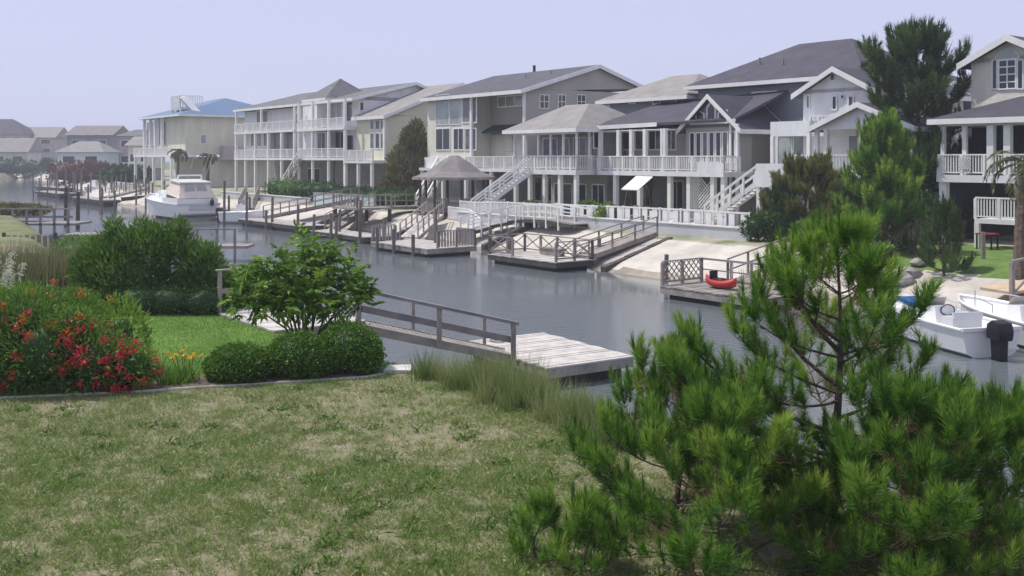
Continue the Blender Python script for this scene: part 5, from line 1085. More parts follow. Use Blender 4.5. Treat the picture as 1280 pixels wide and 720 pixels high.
def house_right():
    h = house('screened_porch_house', 'cream house at the right edge with arched window above a mauve porch roof', -18, 11)
    s1 = S(1173, 10.2); s0 = s1-9.5; t0 = 10.2
    bx(h, 'wall', 'beige_siding', (s0, s1-1.3, t0+3.0, 21, 4.9, 10.4)); bx(h, 'lower_wall', 'screen_dark', (s0, s1-.8, t0+8.5, 20, ZG-.1, 4.6)); bx(h, 'side_lattice', 'screen_dark', (s1-.2, s1-.14, t0+.6, t0+8, ZG-.1, 4.55))  # lower wall is a near-black sheet, coloured as deep shade below the open deck
    gs1 = S(1214, t0+2.6); gs0 = S(1318, t0+2.6); ze = Z(74, gs1, t0+2.6); zr = Z(44, (gs0+gs1)/2, t0+2.6)
    bx(h, 'upper_wall', 'beige_siding', (gs0, gs1, t0+2.6, t0+9, 7.7, ze)); gable(h, 'roof', 'roof_mauve', 't', gs0, gs1, t0+2.6, t0+9, ze, ze, zr, (gs0+gs1)/2, wall='beige_siding', th=0.22, ov=0.5)
    fwin(h, t0+2.6, 1240, 1247.5, 74, 112, nv=1, fw=.06); fwin(h, t0+2.6, 1248, 1271, 74, 112, nv=2, nh=3, fw=.07); fwin(h, t0+2.6, 1271.5, 1280, 74, 112, nv=1, fw=.06)
    f = MB(W); t_ = t0+2.6; a0, a1 = S(1275, t_), S(1244, t_); zb = Z(73, a0, t_); r = (a1-a0)/2; cx = (a0+a1)/2
    f.prism([(cx+r*math.cos(w), t_-.06, zb+r*math.sin(w)*.9) for w in np.linspace(0, math.pi, 14)], (0, .055, 0)); fo = f.build('arched_window', 'white_paint', h)
    g = MB(W); g.prism([(cx+r*.86*math.cos(w), t_-.085, zb+.05+r*.86*math.sin(w)*.88) for w in np.linspace(0, math.pi, 14)], (0, .022, 0)); g.build('pane', 'glass_pale', fo)
    hip(h, 'porch_roof', 'roof_mauve', s0, s1, t0, t0+6, Z(149, s1, t0), Z(120, s1-4, t0+3), 3.4, 2.55, ov=0.35)
    zc = Z(152, s1, t0)-.25; bx(h, 'beam', 'white_paint', (s0, s1, t0, t0+.18, zc, zc+.3)); bx(h, 'porch_screen', 'screen_dark', (s0, s1-.2, t0+2.9, t0+2.96, 5.0, zc))
    for k in range(5):
        a = [S(1178, t0), S(1205, t0), S(1238, t0), S(1259, t0), s1-6.2][k]; posts(h, [(a, t0+.1)], 5.0, zc, 0.16 if k in (2, 3) else 0.10)
    bx(h, 'deck', 'white_board', (s0, s1+.05, t0-.1, t0+3, 4.62, 4.98)); rail(h, [(s1-.1, t0), (s0, t0)], 4.98, h=1.0, sp=0.14); rail(h, [(s1, t0), (s1, t0+2.9)], 4.98, h=1.0, sp=0.14)
    q = MB(W); a, b = S(1214, t0-.05), S(1199, t0-.05)
    for i in range(-5, 8):
        for sg in (1, -1):
            z0 = 5.1+i*.16
            for j in range(4):
                u0, u1 = j/4, (j+1)/4; za, zb2 = z0+sg*(u0-.5)*.7, z0+sg*(u1-.5)*.7
                if 5.1 < za < 5.95 and 5.1 < zb2 < 5.95: q.bar((a+(b-a)*u0, t0-.07, za), (a+(b-a)*u1, t0-.07, zb2), 0.025)
    q.build('lattice', 'white_paint', h)
    posts(h, [(s1-.2, t0+.2), (s1-4.6, t0+.2), (s1-8, t0+.2)], ZG-.1, 4.62, 0.18)
    # lower stair landing
    la, lb = S(1282, t0-1.6), S(1218, t0-1.6); bx(h, 'landing', 'white_board', (la, lb, t0-1.6, t0-.15, 2.75, 2.95)); rail(h, [(lb, t0-1.5), (la, t0-1.5)], 2.95, h=1.0, sp=0.14, name='landing_railing')
    posts(h, [(lb-.1, t0-1.5), (la+.2, t0-1.5)], ZG-.1, 2.75, 0.11); bx(h, 'door', 'white_siding', (s1-4.2, s1-3.2, t0+8.44, t0+8.497, ZG, 3.7))
    # roof seen between pine and porch: the house behind
    h2 = house('rear_house', 'mauve roofed house glimpsed between the large dark pine and the cream house', -8, 32)
    a, b = S(1290, 30), S(1150, 30); bx(h2, 'wall', 'grey_siding', (a, b, 30, 40, ZG-.1, 9.0)); hip(h2, 'roof', 'roof_mauve', a, b, 30, 40, 9.1, 12.0, 4.5, ov=.6)
    fwin(h2, 30, 1192, 1204, 130, 150, nv=2)
house_right()
# ------------------------------------------------------------------ yards on the far bank
def fence(name, label, pts, h, m, post_m, style, zb=None, group=None, sp=1.8, cat='fence'):
    """pts: (s,t) polyline; ground follows the terrain"""
    zf = (lambda s, t: float(st_height(s, t))) if zb is None else (lambda s, t: zb)
    o = thing(name, label, cat, W(pts[0][0], pts[0][1], zf(*pts[0])), group)
    q = MB(W); pp = []
    for a, b in zip(pts[:-1], pts[1:]):
        ln = math.hypot(b[0]-a[0], b[1]-a[1]); n = max(1, round(ln/sp))
        for i in range(n):
            A = [a[k]+(b[k]-a[k])*i/n for k in (0, 1)]; B = [a[k]+(b[k]-a[k])*(i+1)/n for k in (0, 1)]; za, zb_ = zf(*A), zf(*B); pp.append((A, za))
            P = lambda f, z: (A[0]+(B[0]-A[0])*f, A[1]+(B[1]-A[1])*f, za+(zb_-za)*f+z)
            q.bar(P(0, h-.06), P(1, h-.06), 0.07, 0.09)
            if style == 'rails': q.bar(P(0, h*.5), P(1, h*.5), 0.04, 0.10)
            elif style == 'picket':
                q.bar(P(0, .2), P(1, .2), 0.04, 0.08)
                for k in range(12): u = (k+.5)/12; p = P(u, 0); q.box(p[0]-.035, p[0]+.035, p[1]-.02, p[1]+.02, p[2]+.05, p[2]+h-.11)
            elif style == 'wide':
                q.bar(P(0, .2), P(1, .2), 0.04, 0.08)
                for k in range(2):
                    u = (k+.5)/2; p = P(u, 0); q.box(p[0]-.2, p[0]+.2, p[1]-.02, p[1]+.02, p[2]+.05, p[2]+h-.11)
            elif style == 'lattice':
                q.bar(P(0, .12), P(1, .12), 0.05, 0.08); k = 6
                for j in range(-k, k):
                    for sg in (0, 1):
                        u0, z0, u1, z1 = (max(0, j/k), 0, 0, 0)[0], 0.14, 0, 0
                        a_, b_ = (j/k, (j+k)/k); us = np.clip([a_, b_], 0, 1); zz = [(.14+(h-.25)*(u-a_)/(b_-a_)) for u in us]
                        if us[1]-us[0] > .05:
                            if sg: us = 1-us
                            q.bar(P(us[0], zz[0]), P(us[1], zz[1]), 0.03, 0.03)
            elif style == 'cross':
                q.bar(P(0, .12), P(1, .12), 0.04, 0.06); q.bar(P(0, .15), P(1, h-.12), 0.04); q.bar(P(1, .15), P(0, h-.12), 0.04)
            elif style == 'board':
                for k in range(7): u = (k+.5)/7; p = P(u, 0); q.box(p[0]-.10, p[0]+.10, p[1]-.015, p[1]+.015, p[2]+.05, p[2]+h-.11)
            elif style == 'panel':
                d = np.array([B[1]-A[1], -(B[0]-A[0])]); d = d/np.linalg.norm(d)*.02
                q.add([(A[0]-d[0], A[1]-d[1], za+.05), (B[0]-d[0], B[1]-d[1], zb_+.05), (B[0]-d[0], B[1]-d[1], zb_+h-.11), (A[0]-d[0], A[1]-d[1], za+h-.11), (A[0]+d[0], A[1]+d[1], za+.05), (B[0]+d[0], B[1]+d[1], zb_+.05), (B[0]+d[0], B[1]+d[1], zb_+h-.11), (A[0]+d[0], A[1]+d[1], za+h-.11)],
                      [(0, 1, 2, 3), (7, 6, 5, 4), (0, 4, 5, 1), (2, 6, 7, 3), (0, 3, 7, 4), (1, 5, 6, 2)])
    pp.append((pts[-1], zf(*pts[-1])))
    q.build('fence_panel' if style in ('panel', 'board') else 'rails', m, o)
    for p, z in pp: 
        r = MB(W); r.box(p[0]-.055, p[0]+.055, p[1]-.055, p[1]+.055, z-.25, z+h+.02); r.build('post', post_m, o)
    return o
def yards():
    fence('railing_fence', 'white railing fence with wide boards in front of the grey porch house', [(-6.6, 4.5), (1.5, 4.5), (7.0, 4.5), (9.2, 4.6)], 1.45, 'white_paint', 'white_paint', 'wide', sp=1.5, group='white yard fences')
    fence('railing_fence', 'white slatted fence along the bank left of the lime green shrub', [(9.3, 4.7), (14, 4.3), (19.6, 4.2)], 1.4, 'white_paint', 'white_paint', 'picket', group='white yard fences')
    fence('railing_fence', 'white fence running inland beside the slatted fence and porch stairs', [(19.7, 4.3), (20.6, 9.0)], 1.1, 'white_paint', 'white_paint', 'picket', group='white yard fences')
    # pale vinyl retaining walls below the fences
    def wall(label, pts, z0, z1, m='vinyl_wall', cap='white_paint', th=0.12, name='retaining_wall'):
        o = thing(name, label, 'retaining wall', W(pts[0][0], pts[0][1], z0), 'retaining walls on the far bank'); q = MB(W); c = MB(W)
        for a, b in zip(pts[:-1], pts[1:]):
            q.prism([(a[0], a[1], z0), (b[0], b[1], z0), (b[0], b[1]+th, z0), (a[0], a[1]+th, z0)], (0, 0, z1-z0)); c.prism([(a[0], a[1]-.06, z1), (b[0], b[1]-.06, z1), (b[0], b[1]+th+.06, z1), (a[0], a[1]+th+.06, z1)], (0, 0, 0.07))
        q.build('wall_panel', m, o); c.build('cap', cap, o)
    wall('lavender white retaining wall under the wide board railing fence', [(-7.0, 4.0), (1.5, 4.0), (8.6, 4.1)], 0.8, 2.12)
    wall('low pale retaining wall on the sand below the slatted fence', [(8.7, 4.15), (13, 3.8), (19.4, 3.8)], 0.8, 1.9)
    wall('pale aqua panel wall at the water side of the yellow house yard', [(44, 4.6), (33.5, 4.9)], 1.0, 2.6, 'pool_panel', 'wood_grey')
    wall('grey white wall in front of the balconied house yard', [(70, 6), (46, 5.2)], 1.0, 2.0)
    wall('grey wall strip in front of the blue roofed house', [(118, 8), (92, 5)], 0.8, 2.2, 'vinyl_wall')
    # sloping timber groins
    def groin(label, s, ta, za, tb, zb):
        q = MB(W)
        for k in range(6):
            f0, f1 = k/6, (k+1)/6-.01; P = lambda f, o: (s+o, ta+(tb-ta)*f, za+(zb-za)*f)
            q.prism([(s-.18, P(f0, 0)[1], P(f0, 0)[2]-.75), (s-.18, P(f1, 0)[1], P(f1, 0)[2]-.75), (s-.18, P(f1, 0)[1], P(f1, 0)[2]+.02*(k % 2)), (s-.18, P(f0, 0)[1], P(f0, 0)[2]+.02*(k % 2))], (0.36, 0, 0))
        tag(q.build('timber_groin', 'wood_dark', loc=W(s, (ta+tb)/2, 0.6)), label, 'groin', 'timber groins down the sand')
    groin('dark timber groin running down the sand right of the lattice dock', -2.9, 2.4, 1.55, -2.6, 0.22)
    groin('dark timber groin on the sand left of the lattice dock', 10.7, 4.0, 1.75, -0.3, 0.3)
    groin('dark timber groin below the gazebo rail', 21.6, 4.2, 1.9, 0.0, 0.4)
    groin('dark timber groin left of the wooden pier head', 34.0, 3.4, 1.8, -0.6, 0.3)
    # curved boardwalk with a white railing, from the gazebo side dock up to the slatted fence
    path = [(13.4, 0.2, 0.95), (13.0, 2.0, 1.35), (12.0, 3.2, 1.65), (10.5, 3.55, 1.85), (8, 3.4, 1.9), (5.5, 3.3, 1.75)]
    o = thing('boardwalk', 'pale curved boardwalk with white rail over the sand', 'boardwalk', W(10, 3, 1.2)); q = MB(W); r = MB(W); e = MB(W)
    for a, b in zip(path[:-1], path[1:]):
        q.bar(a, b, 1.3, 0.06); d = np.array([b[1]-a[1], -(b[0]-a[0])]); d = d/np.linalg.norm(d)*.66
        for sg in (1, -1):
            A = (a[0]+d[0]*sg, a[1]+d[1]*sg); B = (b[0]+d[0]*sg, b[1]+d[1]*sg)
            e.bar((*A, a[2]-.1), (*B, b[2]-.1), 0.06, 0.2); r.bar((*A, a[2]+.95), (*B, b[2]+.95), 0.07, 0.08); r.bar((*A, a[2]+.5), (*B, b[2]+.5), 0.04, 0.06)
            for f in (0, .5): s_, t_, z_ = A[0]+(B[0]-A[0])*f, A[1]+(B[1]-A[1])*f, a[2]+(b[2]-a[2])*f; r.box(s_-.05, s_+.05, t_-.05, t_+.05, z_-.5, z_+.95)
    q.build('deck', 'wood_grey', o); r.build('railing', 'white_paint', o); e.build('edge_beam', 'wood_dark', o)
    # long pale walkway left of it
    fence('railing_fence', 'grey white slatted railing along the walkway behind the gazebo side dock', [(13.6, 1.8), (18, 3.9), (20.8, 4.0)], 1.0, 'white_paint', 'white_paint', 'picket', group='white yard fences')
    # gazebo
    s, t = S(568, 6.6), 6.6; o = thing('gazebo', 'brown hip roofed gazebo on dark posts in front of the tan house', 'gazebo', W(s, t, ZG)); hw = 3.0
    q = MB(W); zc = 4.35; ap = 6.15
    rr = [[(s+k*hw*1.1*math.cos(a), t+k*hw*1.1*math.sin(a), z) for a in np.linspace(0, 2*math.pi, 9)[:-1]+math.pi/8] for k, z in ((1, zc), (0.66, zc+.42), (0.36, zc+1.15), (0.10, ap-.12))]
    vs = sum(rr, []); fs = [(i*8+j, i*8+(j+1) % 8, (i+1)*8+(j+1) % 8, (i+1)*8+j) for i in range(3) for j in range(8)]+[tuple(range(7, -1, -1)), tuple(range(24, 32))]
    q.add(vs, fs); ro = q.build('roof', 'roof_brown', o)
    q = MB(W); 
    for j in range(8): q.bar(tuple(np.array(rr[0][j])-(0, 0, .08)), tuple(np.array(rr[0][(j+1) % 8])-(0, 0, .08)), 0.06, 0.2)
    q.build('fascia', 'wood_grey', ro)
    for j in range(8):
        a = math.pi/8+j*math.pi/4; bx(o, 'post', 'wood_dark', (s+2.7*math.cos(a)-.08, s+2.7*math.cos(a)+.08, t+2.7*math.sin(a)-.08, t+2.7*math.sin(a)+.08, ZG-.2, zc-.02))
    q = MB(W); q.prism([(s+2.85*math.cos(a), t+2.85*math.sin(a), ZG+.12) for a in np.linspace(0, 2*math.pi, 9)[:-1]+math.pi/8], (0, 0, .14)); q.build('floor', 'wood_mauve', o)
    q = MB(W)
    for j in (2, 3, 4, 5, 6):
        a, b = math.pi/8+j*math.pi/4, math.pi/8+(j+1)*math.pi/4; A = (s+2.7*math.cos(a), t+2.7*math.sin(a)); B = (s+2.7*math.cos(b), t+2.7*math.sin(b))
        q.bar((*A, ZG+1.15), (*B, ZG+1.15), .1, .06)
        for f in np.linspace(.04, .96, 14): x, y = A[0]+(B[0]-A[0])*f, A[1]+(B[1]-A[1])*f; q.box(x-.05, x+.05, y-.03, y+.03, ZG+.28, ZG+1.11)
    q.build('railing', 'wood_mauve', o)
    # slanted white canopy (garden swing) in the yard
    s, t = S(797, 7.5), 7.5; o = thing('garden_swing', 'garden swing with a slanted white canopy under the porch deck', 'swing', W(s, t, ZG))
    q = MB(W); q.prism([(s+.75, t-.7, 3.8), (s-.75, t-.7, 3.8), (s-.75, t+.6, 4.6), (s+.75, t+.6, 4.6)], (0, 0, .06)); q.build('canopy', 'white_paint', o)
    q = MB(W)
    for sg in (-.85, .85): q.bar((s+sg, t-.6, ZG), (s+sg, t, 4.1), .08); q.bar((s+sg, t+.6, ZG), (s+sg, t+.02, 4.1), .08)
    q.bar((s-.85, t, 4.05), (s+.85, t, 4.05), .08); q.build('frame', 'wood_dark', o)
    q = MB(W); q.box(s-.75, s+.75, t-.25, t+.3, 2.1, 2.2); q.box(s-.75, s+.75, t+.3, t+.4, 2.2, 2.8); q.build('seat', 'wood_brown', o)
    # plastic chairs behind the wide board fence
    for i, px in enumerate((812, 838, 868)):
        s, t = S(px, 6.4), 6.4; o = thing('garden_chair', ('leftmost', 'middle', 'rightmost')[i]+' of the white garden chairs behind the wide board fence', 'chair', W(s, t, ZG), 'white garden chairs behind the fence'); z = ZG
        bx(o, 'seat', 'white_paint', (s-.27, s+.27, t-.25, t+.25, z+.40, z+.45)); bx(o, 'backrest', 'white_paint', (s-.27, s+.27, t+.252, t+.30, z+.42, z+1.0)); bx(o, 'armrest', 'white_paint', (s-.30, s-.272, t-.25, t+.25, z+.62, z+.67), (s+.272, s+.30, t-.25, t+.25, z+.62, z+.67))
        for a in (-.24, .24):
            for b in (-.22, .27): bx(o, 'leg', 'white_paint', (s+a-.03, s+a+.03, t+b-.03, t+b+.03, z-.05, z+.398))
    # right bank bits
    x, y, z = W(S(1229, 4.5), 4.5, 0); z = float(gh(x, y)); q = MB(); q.tube([(x, y, z-.2), (x, y, z+1.15)], .10, 8); tag(q.build('wooden_post', 'wood_brown', loc=(x, y, z)), 'short brown post standing on the green lawn of the cream house', 'post')
    s, t = S(1234, 8.2), 8.2; o = thing('garden_table', 'small dark red table under the stair landing of the cream house', 'table', W(s, t, ZG)); bx(o, 'tabletop', 'red_paint', (s-.4, s+.4, t-.35, t+.35, ZG+.68, ZG+.74))
    for a in (-.34, .34):
        for b in (-.29, .29): bx(o, 'leg', 'black_plastic', (s+a-.03, s+a+.03, t+b-.03, t+b+.03, ZG-.05, ZG+.678))
    for i, (px, py, r) in enumerate(((1120, 352, .8), (1135, 350, .6), (1105, 356, .5), (1092, 350, .55), (1150, 347, .45))):
        p = G(px, py, 0.75); v, f = ico((p[0], p[1], float(gh(p[0], p[1]))+r*.2), (r, r*.7, r*.45), 2, .07); q = MB(); q.v = [tuple(x) for x in v]; q.f = [tuple(int(k) for k in x) for x in f]
        tag(q.build('bank_rock', 'stone', loc=p), ('big pale rock on the bank below the bright green pine', 'pale rock touching the biggest rock on its right', 'small rock left of the biggest bank rock', 'farthest left pale rock of the bank cluster', 'small farthest right rock of the bank cluster')[i], 'rock', 'rocks on the far bank')
yards()

# ------------------------------------------------------------------ docks, ramps, pilings
def dock(name, label, s0, s1, t0, t1, z=0.52, m='wood_deck', dark=False, rails=(), rail_style='rails', rail_m='wood_grey', piles=(), group='floating docks along the far bank', cat='dock', rh=1.0):
    o = thing(name, label, cat, W((s0+s1)/2, (t0+t1)/2, 0), group); q = MB(W); n = max(6, int((s1-s0)/.3))
    for i in range(n): a = s0+(s1-s0)*i/n; h = .012*math.sin(i*4.1); q.box(a, a+(s1-s0)/n-.03, t0, t1, z-.05+h, z+h)
    q.build('deck', m, o); bx(o, 'frame', 'wood_dark' if dark else 'wood_grey', (s0+.02, s1-.05, t0+.02, t1-.02, z-.32, z-.07)); bx(o, 'pontoon', 'black_plastic', (s0+.3, s1-.3, t0+.3, t1-.3, -.2, z-.323))
    for pts in rails:
        q = MB(W)
        for a, b in zip(pts[:-1], pts[1:]):
            ln = math.hypot(b[0]-a[0], b[1]-a[1]); k = max(1, round(ln/1.5)); P = lambda f, zz: (a[0]+(b[0]-a[0])*f, a[1]+(b[1]-a[1])*f, z+zz)
            q.bar(P(0, rh), P(1, rh), .09, .05)
            for i in range(k+1): p = P(i/k, 0); q.box(p[0]-.055, p[0]+.055, p[1]-.055, p[1]+.055, z-.2, z+rh-.04)
            if rail_style == 'rails': q.bar(P(0, rh*.55), P(1, rh*.55), .05, .12)
            elif rail_style == 'cross':
                q.bar(P(0, .15), P(1, .15), .05, .07)
                for i in range(k): q.bar(P(i/k, .18), P((i+1)/k, rh-.05), .045); q.bar(P((i+1)/k, .18), P(i/k, rh-.05), .045)
            elif rail_style == 'lattice':
                q.bar(P(0, .15), P(1, .15), .05, .07); m_ = max(3, int(ln/.28)); hh = rh-.2; st = hh/ln
                for i in range(-int(hh/.28)-1, m_+1):
                    for sg in (0, 1):
                        u0 = i/m_; u1 = u0+st; c0, c1 = max(0, u0), min(1, u1)
                        if c1-c0 > .02*st: z0, z1 = .16+hh*(c0-u0)/st, .16+hh*(c1-u0)/st; q.bar(P(c0, z0 if not sg else .16+hh-(z0-.16)), P(c1, z1 if not sg else .16+hh-(z1-.16)), .035)
            elif rail_style == 'board':
                m_ = max(2, int(ln/.2))
                for i in range(m_): p = P((i+.5)/m_, 0); q.box(p[0]-.085, p[0]+.085, p[1]-.02, p[1]+.02, z+.05, z+rh-.04)
        q.build('railing', rail_m, o)
    for (a, b, h) in piles:
        q = MB(W); q.tube([(a, b, -1.4), (a, b, h)], .11, 8); q.build('piling', 'wood_pile', o)
    return o
def ramp(label, a, b, w=1.2, m='wood_grey', rm='wood_brown', rail_=True, side=(0, 1), nm='dock_ramp', h=.95):
    """a, b: (s,t,z) ends"""
    o = thing(nm, label, 'ramp', W(*b), 'ramps down to the docks'); d = np.array([b[1]-a[1], -(b[0]-a[0])]); d = d/np.linalg.norm(d)*w/2
    q = MB(W); q.bar(a, b, w, .07); q.build('deck', m, o); q = MB(W)
    for sg in (1, -1): q.bar((a[0]+d[0]*sg, a[1]+d[1]*sg, a[2]-.1), (b[0]+d[0]*sg, b[1]+d[1]*sg, b[2]-.1), .08, .24)
    q.build('stringer', rm, o)
    if rail_:
        q = MB(W); ln = np.linalg.norm(np.array(b)-np.array(a)); k = max(2, round(ln/1.6))
        for sg in (1, -1):
            P = lambda f, z: (a[0]+(b[0]-a[0])*f+d[0]*sg, a[1]+(b[1]-a[1])*f+d[1]*sg, a[2]+(b[2]-a[2])*f+z)
            q.bar(P(0, h), P(1, h), .07, .05); q.bar(P(0, h*.5), P(1, h*.5), .03, .06)
            for i in range(k+1): p = P(i/k, 0); q.box(p[0]-.04, p[0]+.04, p[1]-.04, p[1]+.04, p[2]-.25, p[2]+h-.03)
        q.build('railing', rm, o)
    return o
def piling(px, yb, yt, lab, r=.11, group='mooring pilings', m='wood_pile'):
    x, y, _ = G(px, yb, 0); zt = EYE-(yt-HOR)/FPX*y; q = MB(); q.tube([(x, y, -1.4), (x+.03, y, zt*.6), (x+.05, y, zt)], [r*1.1, r, r*.92], 8)
    o = q.build('mooring_piling', m, loc=(x, y, 0)); return tag(o, lab, 'piling', group)
def docks():
    dock('floating_dock', 'grey dock carrying the red kayak, lattice rail at its left end', -16.6, -11.4, -7.3, -4.7, rails=[[(-11.5, -7.2), (-11.5, -4.8)]], rail_style='lattice', m='wood_grey')
    q = MB(W); 
    q.bar((-11.5, -4.75, 1.5), (-16.5, -4.75, 1.5), .08); q.bar((-11.5, -4.75, 1.05), (-16.5, -4.75, 1.05), .05)
    for s in (-13.1, -14.8, -16.5): q.box(s-.05, s+.05, -4.80, -4.7, .3, 1.46)
    tag(q.build('dock_railing', 'metal', loc=W(-14, -4.75, .5)), 'thin metal rail along the back of the red kayak dock', 'railing')
    dock('floating_dock', 'dock with dark lattice rails in front of the sand mound', -1.7, 4.2, -4.7, -2.0, rails=[[(-1.6, -4.6), (-1.6, -2.1)], [(-1.6, -2.1), (4.1, -2.1), (4.1, -4.6), (2.0, -4.6)]], rail_style='cross', rail_m='wood_mauve', dark=True)
    bx_o = thing('dock_bench', 'grey wooden bench box on the dark lattice railed dock', 'bench', W(1.2, -2.5, .52)); bx(bx_o, 'seat', 'wood_grey', (.3, 2.1, -2.75, -2.25, .88, .95)); bx(bx_o, 'box', 'wood_brown', (.4, 2.0, -2.7, -2.3, .53, .879))
    dock('floating_dock', 'dock with board rails and three short posts in front of the gazebo', 8.6, 15.2, -5.8, -2.2, rails=[[(8.7, -2.3), (8.7, -5.0)], [(8.7, -2.3), (10.6, -2.3)], [(15.1, -5.7), (15.1, -4.0)]], rail_style='board', rail_m='wood_mauve', piles=[(9.8, -6.0, 1.3), (12.0, -6.0, 1.5), (14.0, -6.0, 1.5)])
    dock('floating_dock', 'low bleached dock with tall posts below the wooden pier head', 19.4, 27.6, -3.9, -1.7, z=.45, piles=[(19.6, -4.1, 2.4), (23.0, -4.1, 1.6), (23.8, -4.1, 1.9)], dark=True)
    dock('floating_dock', 'dark dock with a pale top beside the small white skiff', 30.2, 42.4, -3.4, -1.0, z=.6, dark=True, piles=[(36, -3.6, 1.6)])
    dock('floating_dock', 'narrow dock along the shore beside the white cruiser', 48, 66, 0.3, 2.0, z=.8, dark=True, piles=[(s, .1, 2.2) for s in (48, 53, 58, 63)])
    dock('floating_dock', 'dock in front of the blue roofed house', 84, 98, -3.2, -1.0, z=.8, dark=True, piles=[(s, -3.4, 2.6) for s in (84, 89, 94, 98)])
    dock('floating_dock', 'far dock left of the blue roofed house', 112, 126, -1.5, 1.2, z=.8, dark=True, piles=[(s, -1.7, 2.8) for s in (112, 117, 122, 126)])
    dock('floating_dock', 'farthest dock below the reddish shrubs', 140, 158, 5.4, 8.0, z=.8, dark=True, piles=[(s, 5.2, 3.0) for s in (140, 146, 152, 158)])
    ramp('brown ramp with thin posts from the sand mound down to the lattice railed dock', (-1.4, 2.4, 1.75), (-.9, -2.2, .65), h=.85)
    ramp('pale ramp between the gazebo and the board railed dock', (20.8, 2.8, 1.7), (15.4, -2.8, .62), m='wood_deck', rm='wood_grey')
    ramp('short ramp from the bank to the red kayak dock', (-13.2, -.4, 1.3), (-13.4, -4.6, .62))
    ramp('long brown railed ramp rising right from the dark dock to the hedges', (34.3, 3.6, 2.4), (41.5, -1.0, .75), w=1.4)
    ramp('grey ramp from the wall of the yellow house yard to the low bleached dock', (33.0, 4.2, 1.8), (27.8, -1.9, .6), rm='wood_grey')
    ramp('brown railed ramp left of the hedges near the white cruiser', (60, 5.5, 2.0), (52, 1.4, .95), w=1.4)
    ramp('brown ramp down to the dock before the blue roofed house', (92, 4.6, 2.0), (90, -1.0, .95))
    # wooden pier head: raised deck with rails on two tall posts
    o = thing('fixed_pier', 'raised wooden pier head on tall dark posts below the yellow house', 'pier', W(26, 0, 0)); bx(o, 'deck', 'wood_grey', (26.4, 30.4, -.6, 2.6, 1.88, 2.02))
    for a, b in ((26.6, -.4), (30.2, -.4), (26.6, 2.4), (30.2, 2.4)): q = MB(W); q.tube([(a, b, -1.2), (a, b, 1.88)], .15, 8); q.build('piling', 'wood_dark', o)
    rail(o, [(26.5, 2.5), (26.5, -.5), (30.3, -.5)], 2.02, h=.95, sp=.5, m='wood_brown', bw=.06)
    ramp('wooden walk from the raised pier head back to the yard wall', (28.4, 2.6, 2.0), (28.6, 6.5, 1.9), nm='pier_walk', w=1.6)
    # pier at the right edge
    P0 = (17.7, 36.6, .9); f = frame_at(P0[0], P0[1], 0, 1, .35); o = thing('bank_pier', 'tan wooden pier with a handrail at the right edge behind the moored boats', 'pier', P0)
    q = MB(f); q.bar((0, 0, .95), (4.2, 0, 1.35), 1.5, .1); q.build('deck', 'wood_new', o); q = MB(f)
    q.bar((0, -.75, 2.1), (4.2, -.75, 2.65), .10, .09); q.bar((.1, -.75, 1.0), (1.6, -.75, 2.2), .07); 
    q.build('handrail', 'wood_grey', o)
    for a in (0, 1.9, 3.8): q = MB(f); q.box(a-.07, a+.07, -.82, -.68, -.6, 2.05+a*.13); q.build('post', 'wood_brown', o)
    # loose mooring pilings
    PL = [(450, 299, 250, 'tall dark piling in front of the raised pier head, right one of the pair'), (424, 297, 262, 'slim piling left of the raised pier head'), (392, 296, 268, 'thin piling between the dark dock and the low bleached dock'),
          (280, 283, 226, 'tall thin piling rising just right of the cruiser canopy'), (308, 284, 240, 'thin piling behind the small white skiff'), (340, 287, 246, 'piling beside the dark dock left end'),
          (372, 291, 256, 'short piling off the right end of the dark dock'), (480, 303, 272, 'piling at the left corner of the board railed dock'), (544, 314, 262, 'thin piling before the board railed dock'),
          (636, 329, 286, 'short piling at the left corner of the lattice railed dock'), (748, 332, 298, 'short piling at the right corner of the lattice railed dock'), (612, 322, 284, 'dark piling at the end of the groin left of the lattice dock'),
          (832, 352, 318, 'piling at the left end of the red kayak dock'), (205, 268, 226, 'piling close behind the cruiser bow'), (182, 262, 222, 'tall piling left of the cruiser bow'), (170, 258, 224, 'second piling to the left of the cruiser bow'),
          (143, 266, 238, 'dark piling in open water well left of the cruiser'), (127, 268, 234, 'thin piling in open water, farthest from the cruiser')]
    for px, yb, yt, lab in PL: piling(px, yb, yt, lab)
    random.seed(3)
    for i in range(26):       # the thicket of far pilings
        px = random.uniform(62, 195); s = None; yb = 236+ (px-62)/133*20+random.uniform(-1, 2); piling(px, yb, yb-random.uniform(22, 34), 'thin piling in the thicket of far docks beyond the cruiser', r=.12, group='thicket of far dock pilings')
    piling(82, 284, 234, 'thick dark piling beside the near left dock, left one of the pair', r=.16, m='wood_dark'); piling(97, 287, 240, 'thick dark piling beside the near left dock, right one of the pair', r=.16, m='wood_dark')
    # near bank, left: low dock, reddish bank fence
    def nb(px, py, z): return G(px, py, z)
    a = nb(62, 276, 1.2); b = nb(96, 276, 1.2); q = MB(); o = thing('bank_dock', 'dark weathered dock with a low rail on the left marshy bank', 'dock', (a[0], a[1], .5))
    q.box(a[0]-4.5, b[0]+.5, a[1]-1.5, a[1]+1.5, .95, 1.1); q.build('deck', 'wood_mauve', o); q = MB()
    for x in np.linspace(a[0]-4, b[0], 7): q.box(x-.08, x+.08, a[1]-1.5, a[1]-1.38, -1.0, 2.1)
    q.box(a[0]-4.2, b[0]+.3, a[1]-1.53, a[1]-1.37, 2.103, 2.2); q.box(a[0]-4.2, b[0]+.3, a[1]-1.37, a[1]-1.33, 1.5, 1.65); q.build('railing', 'wood_brown', o)
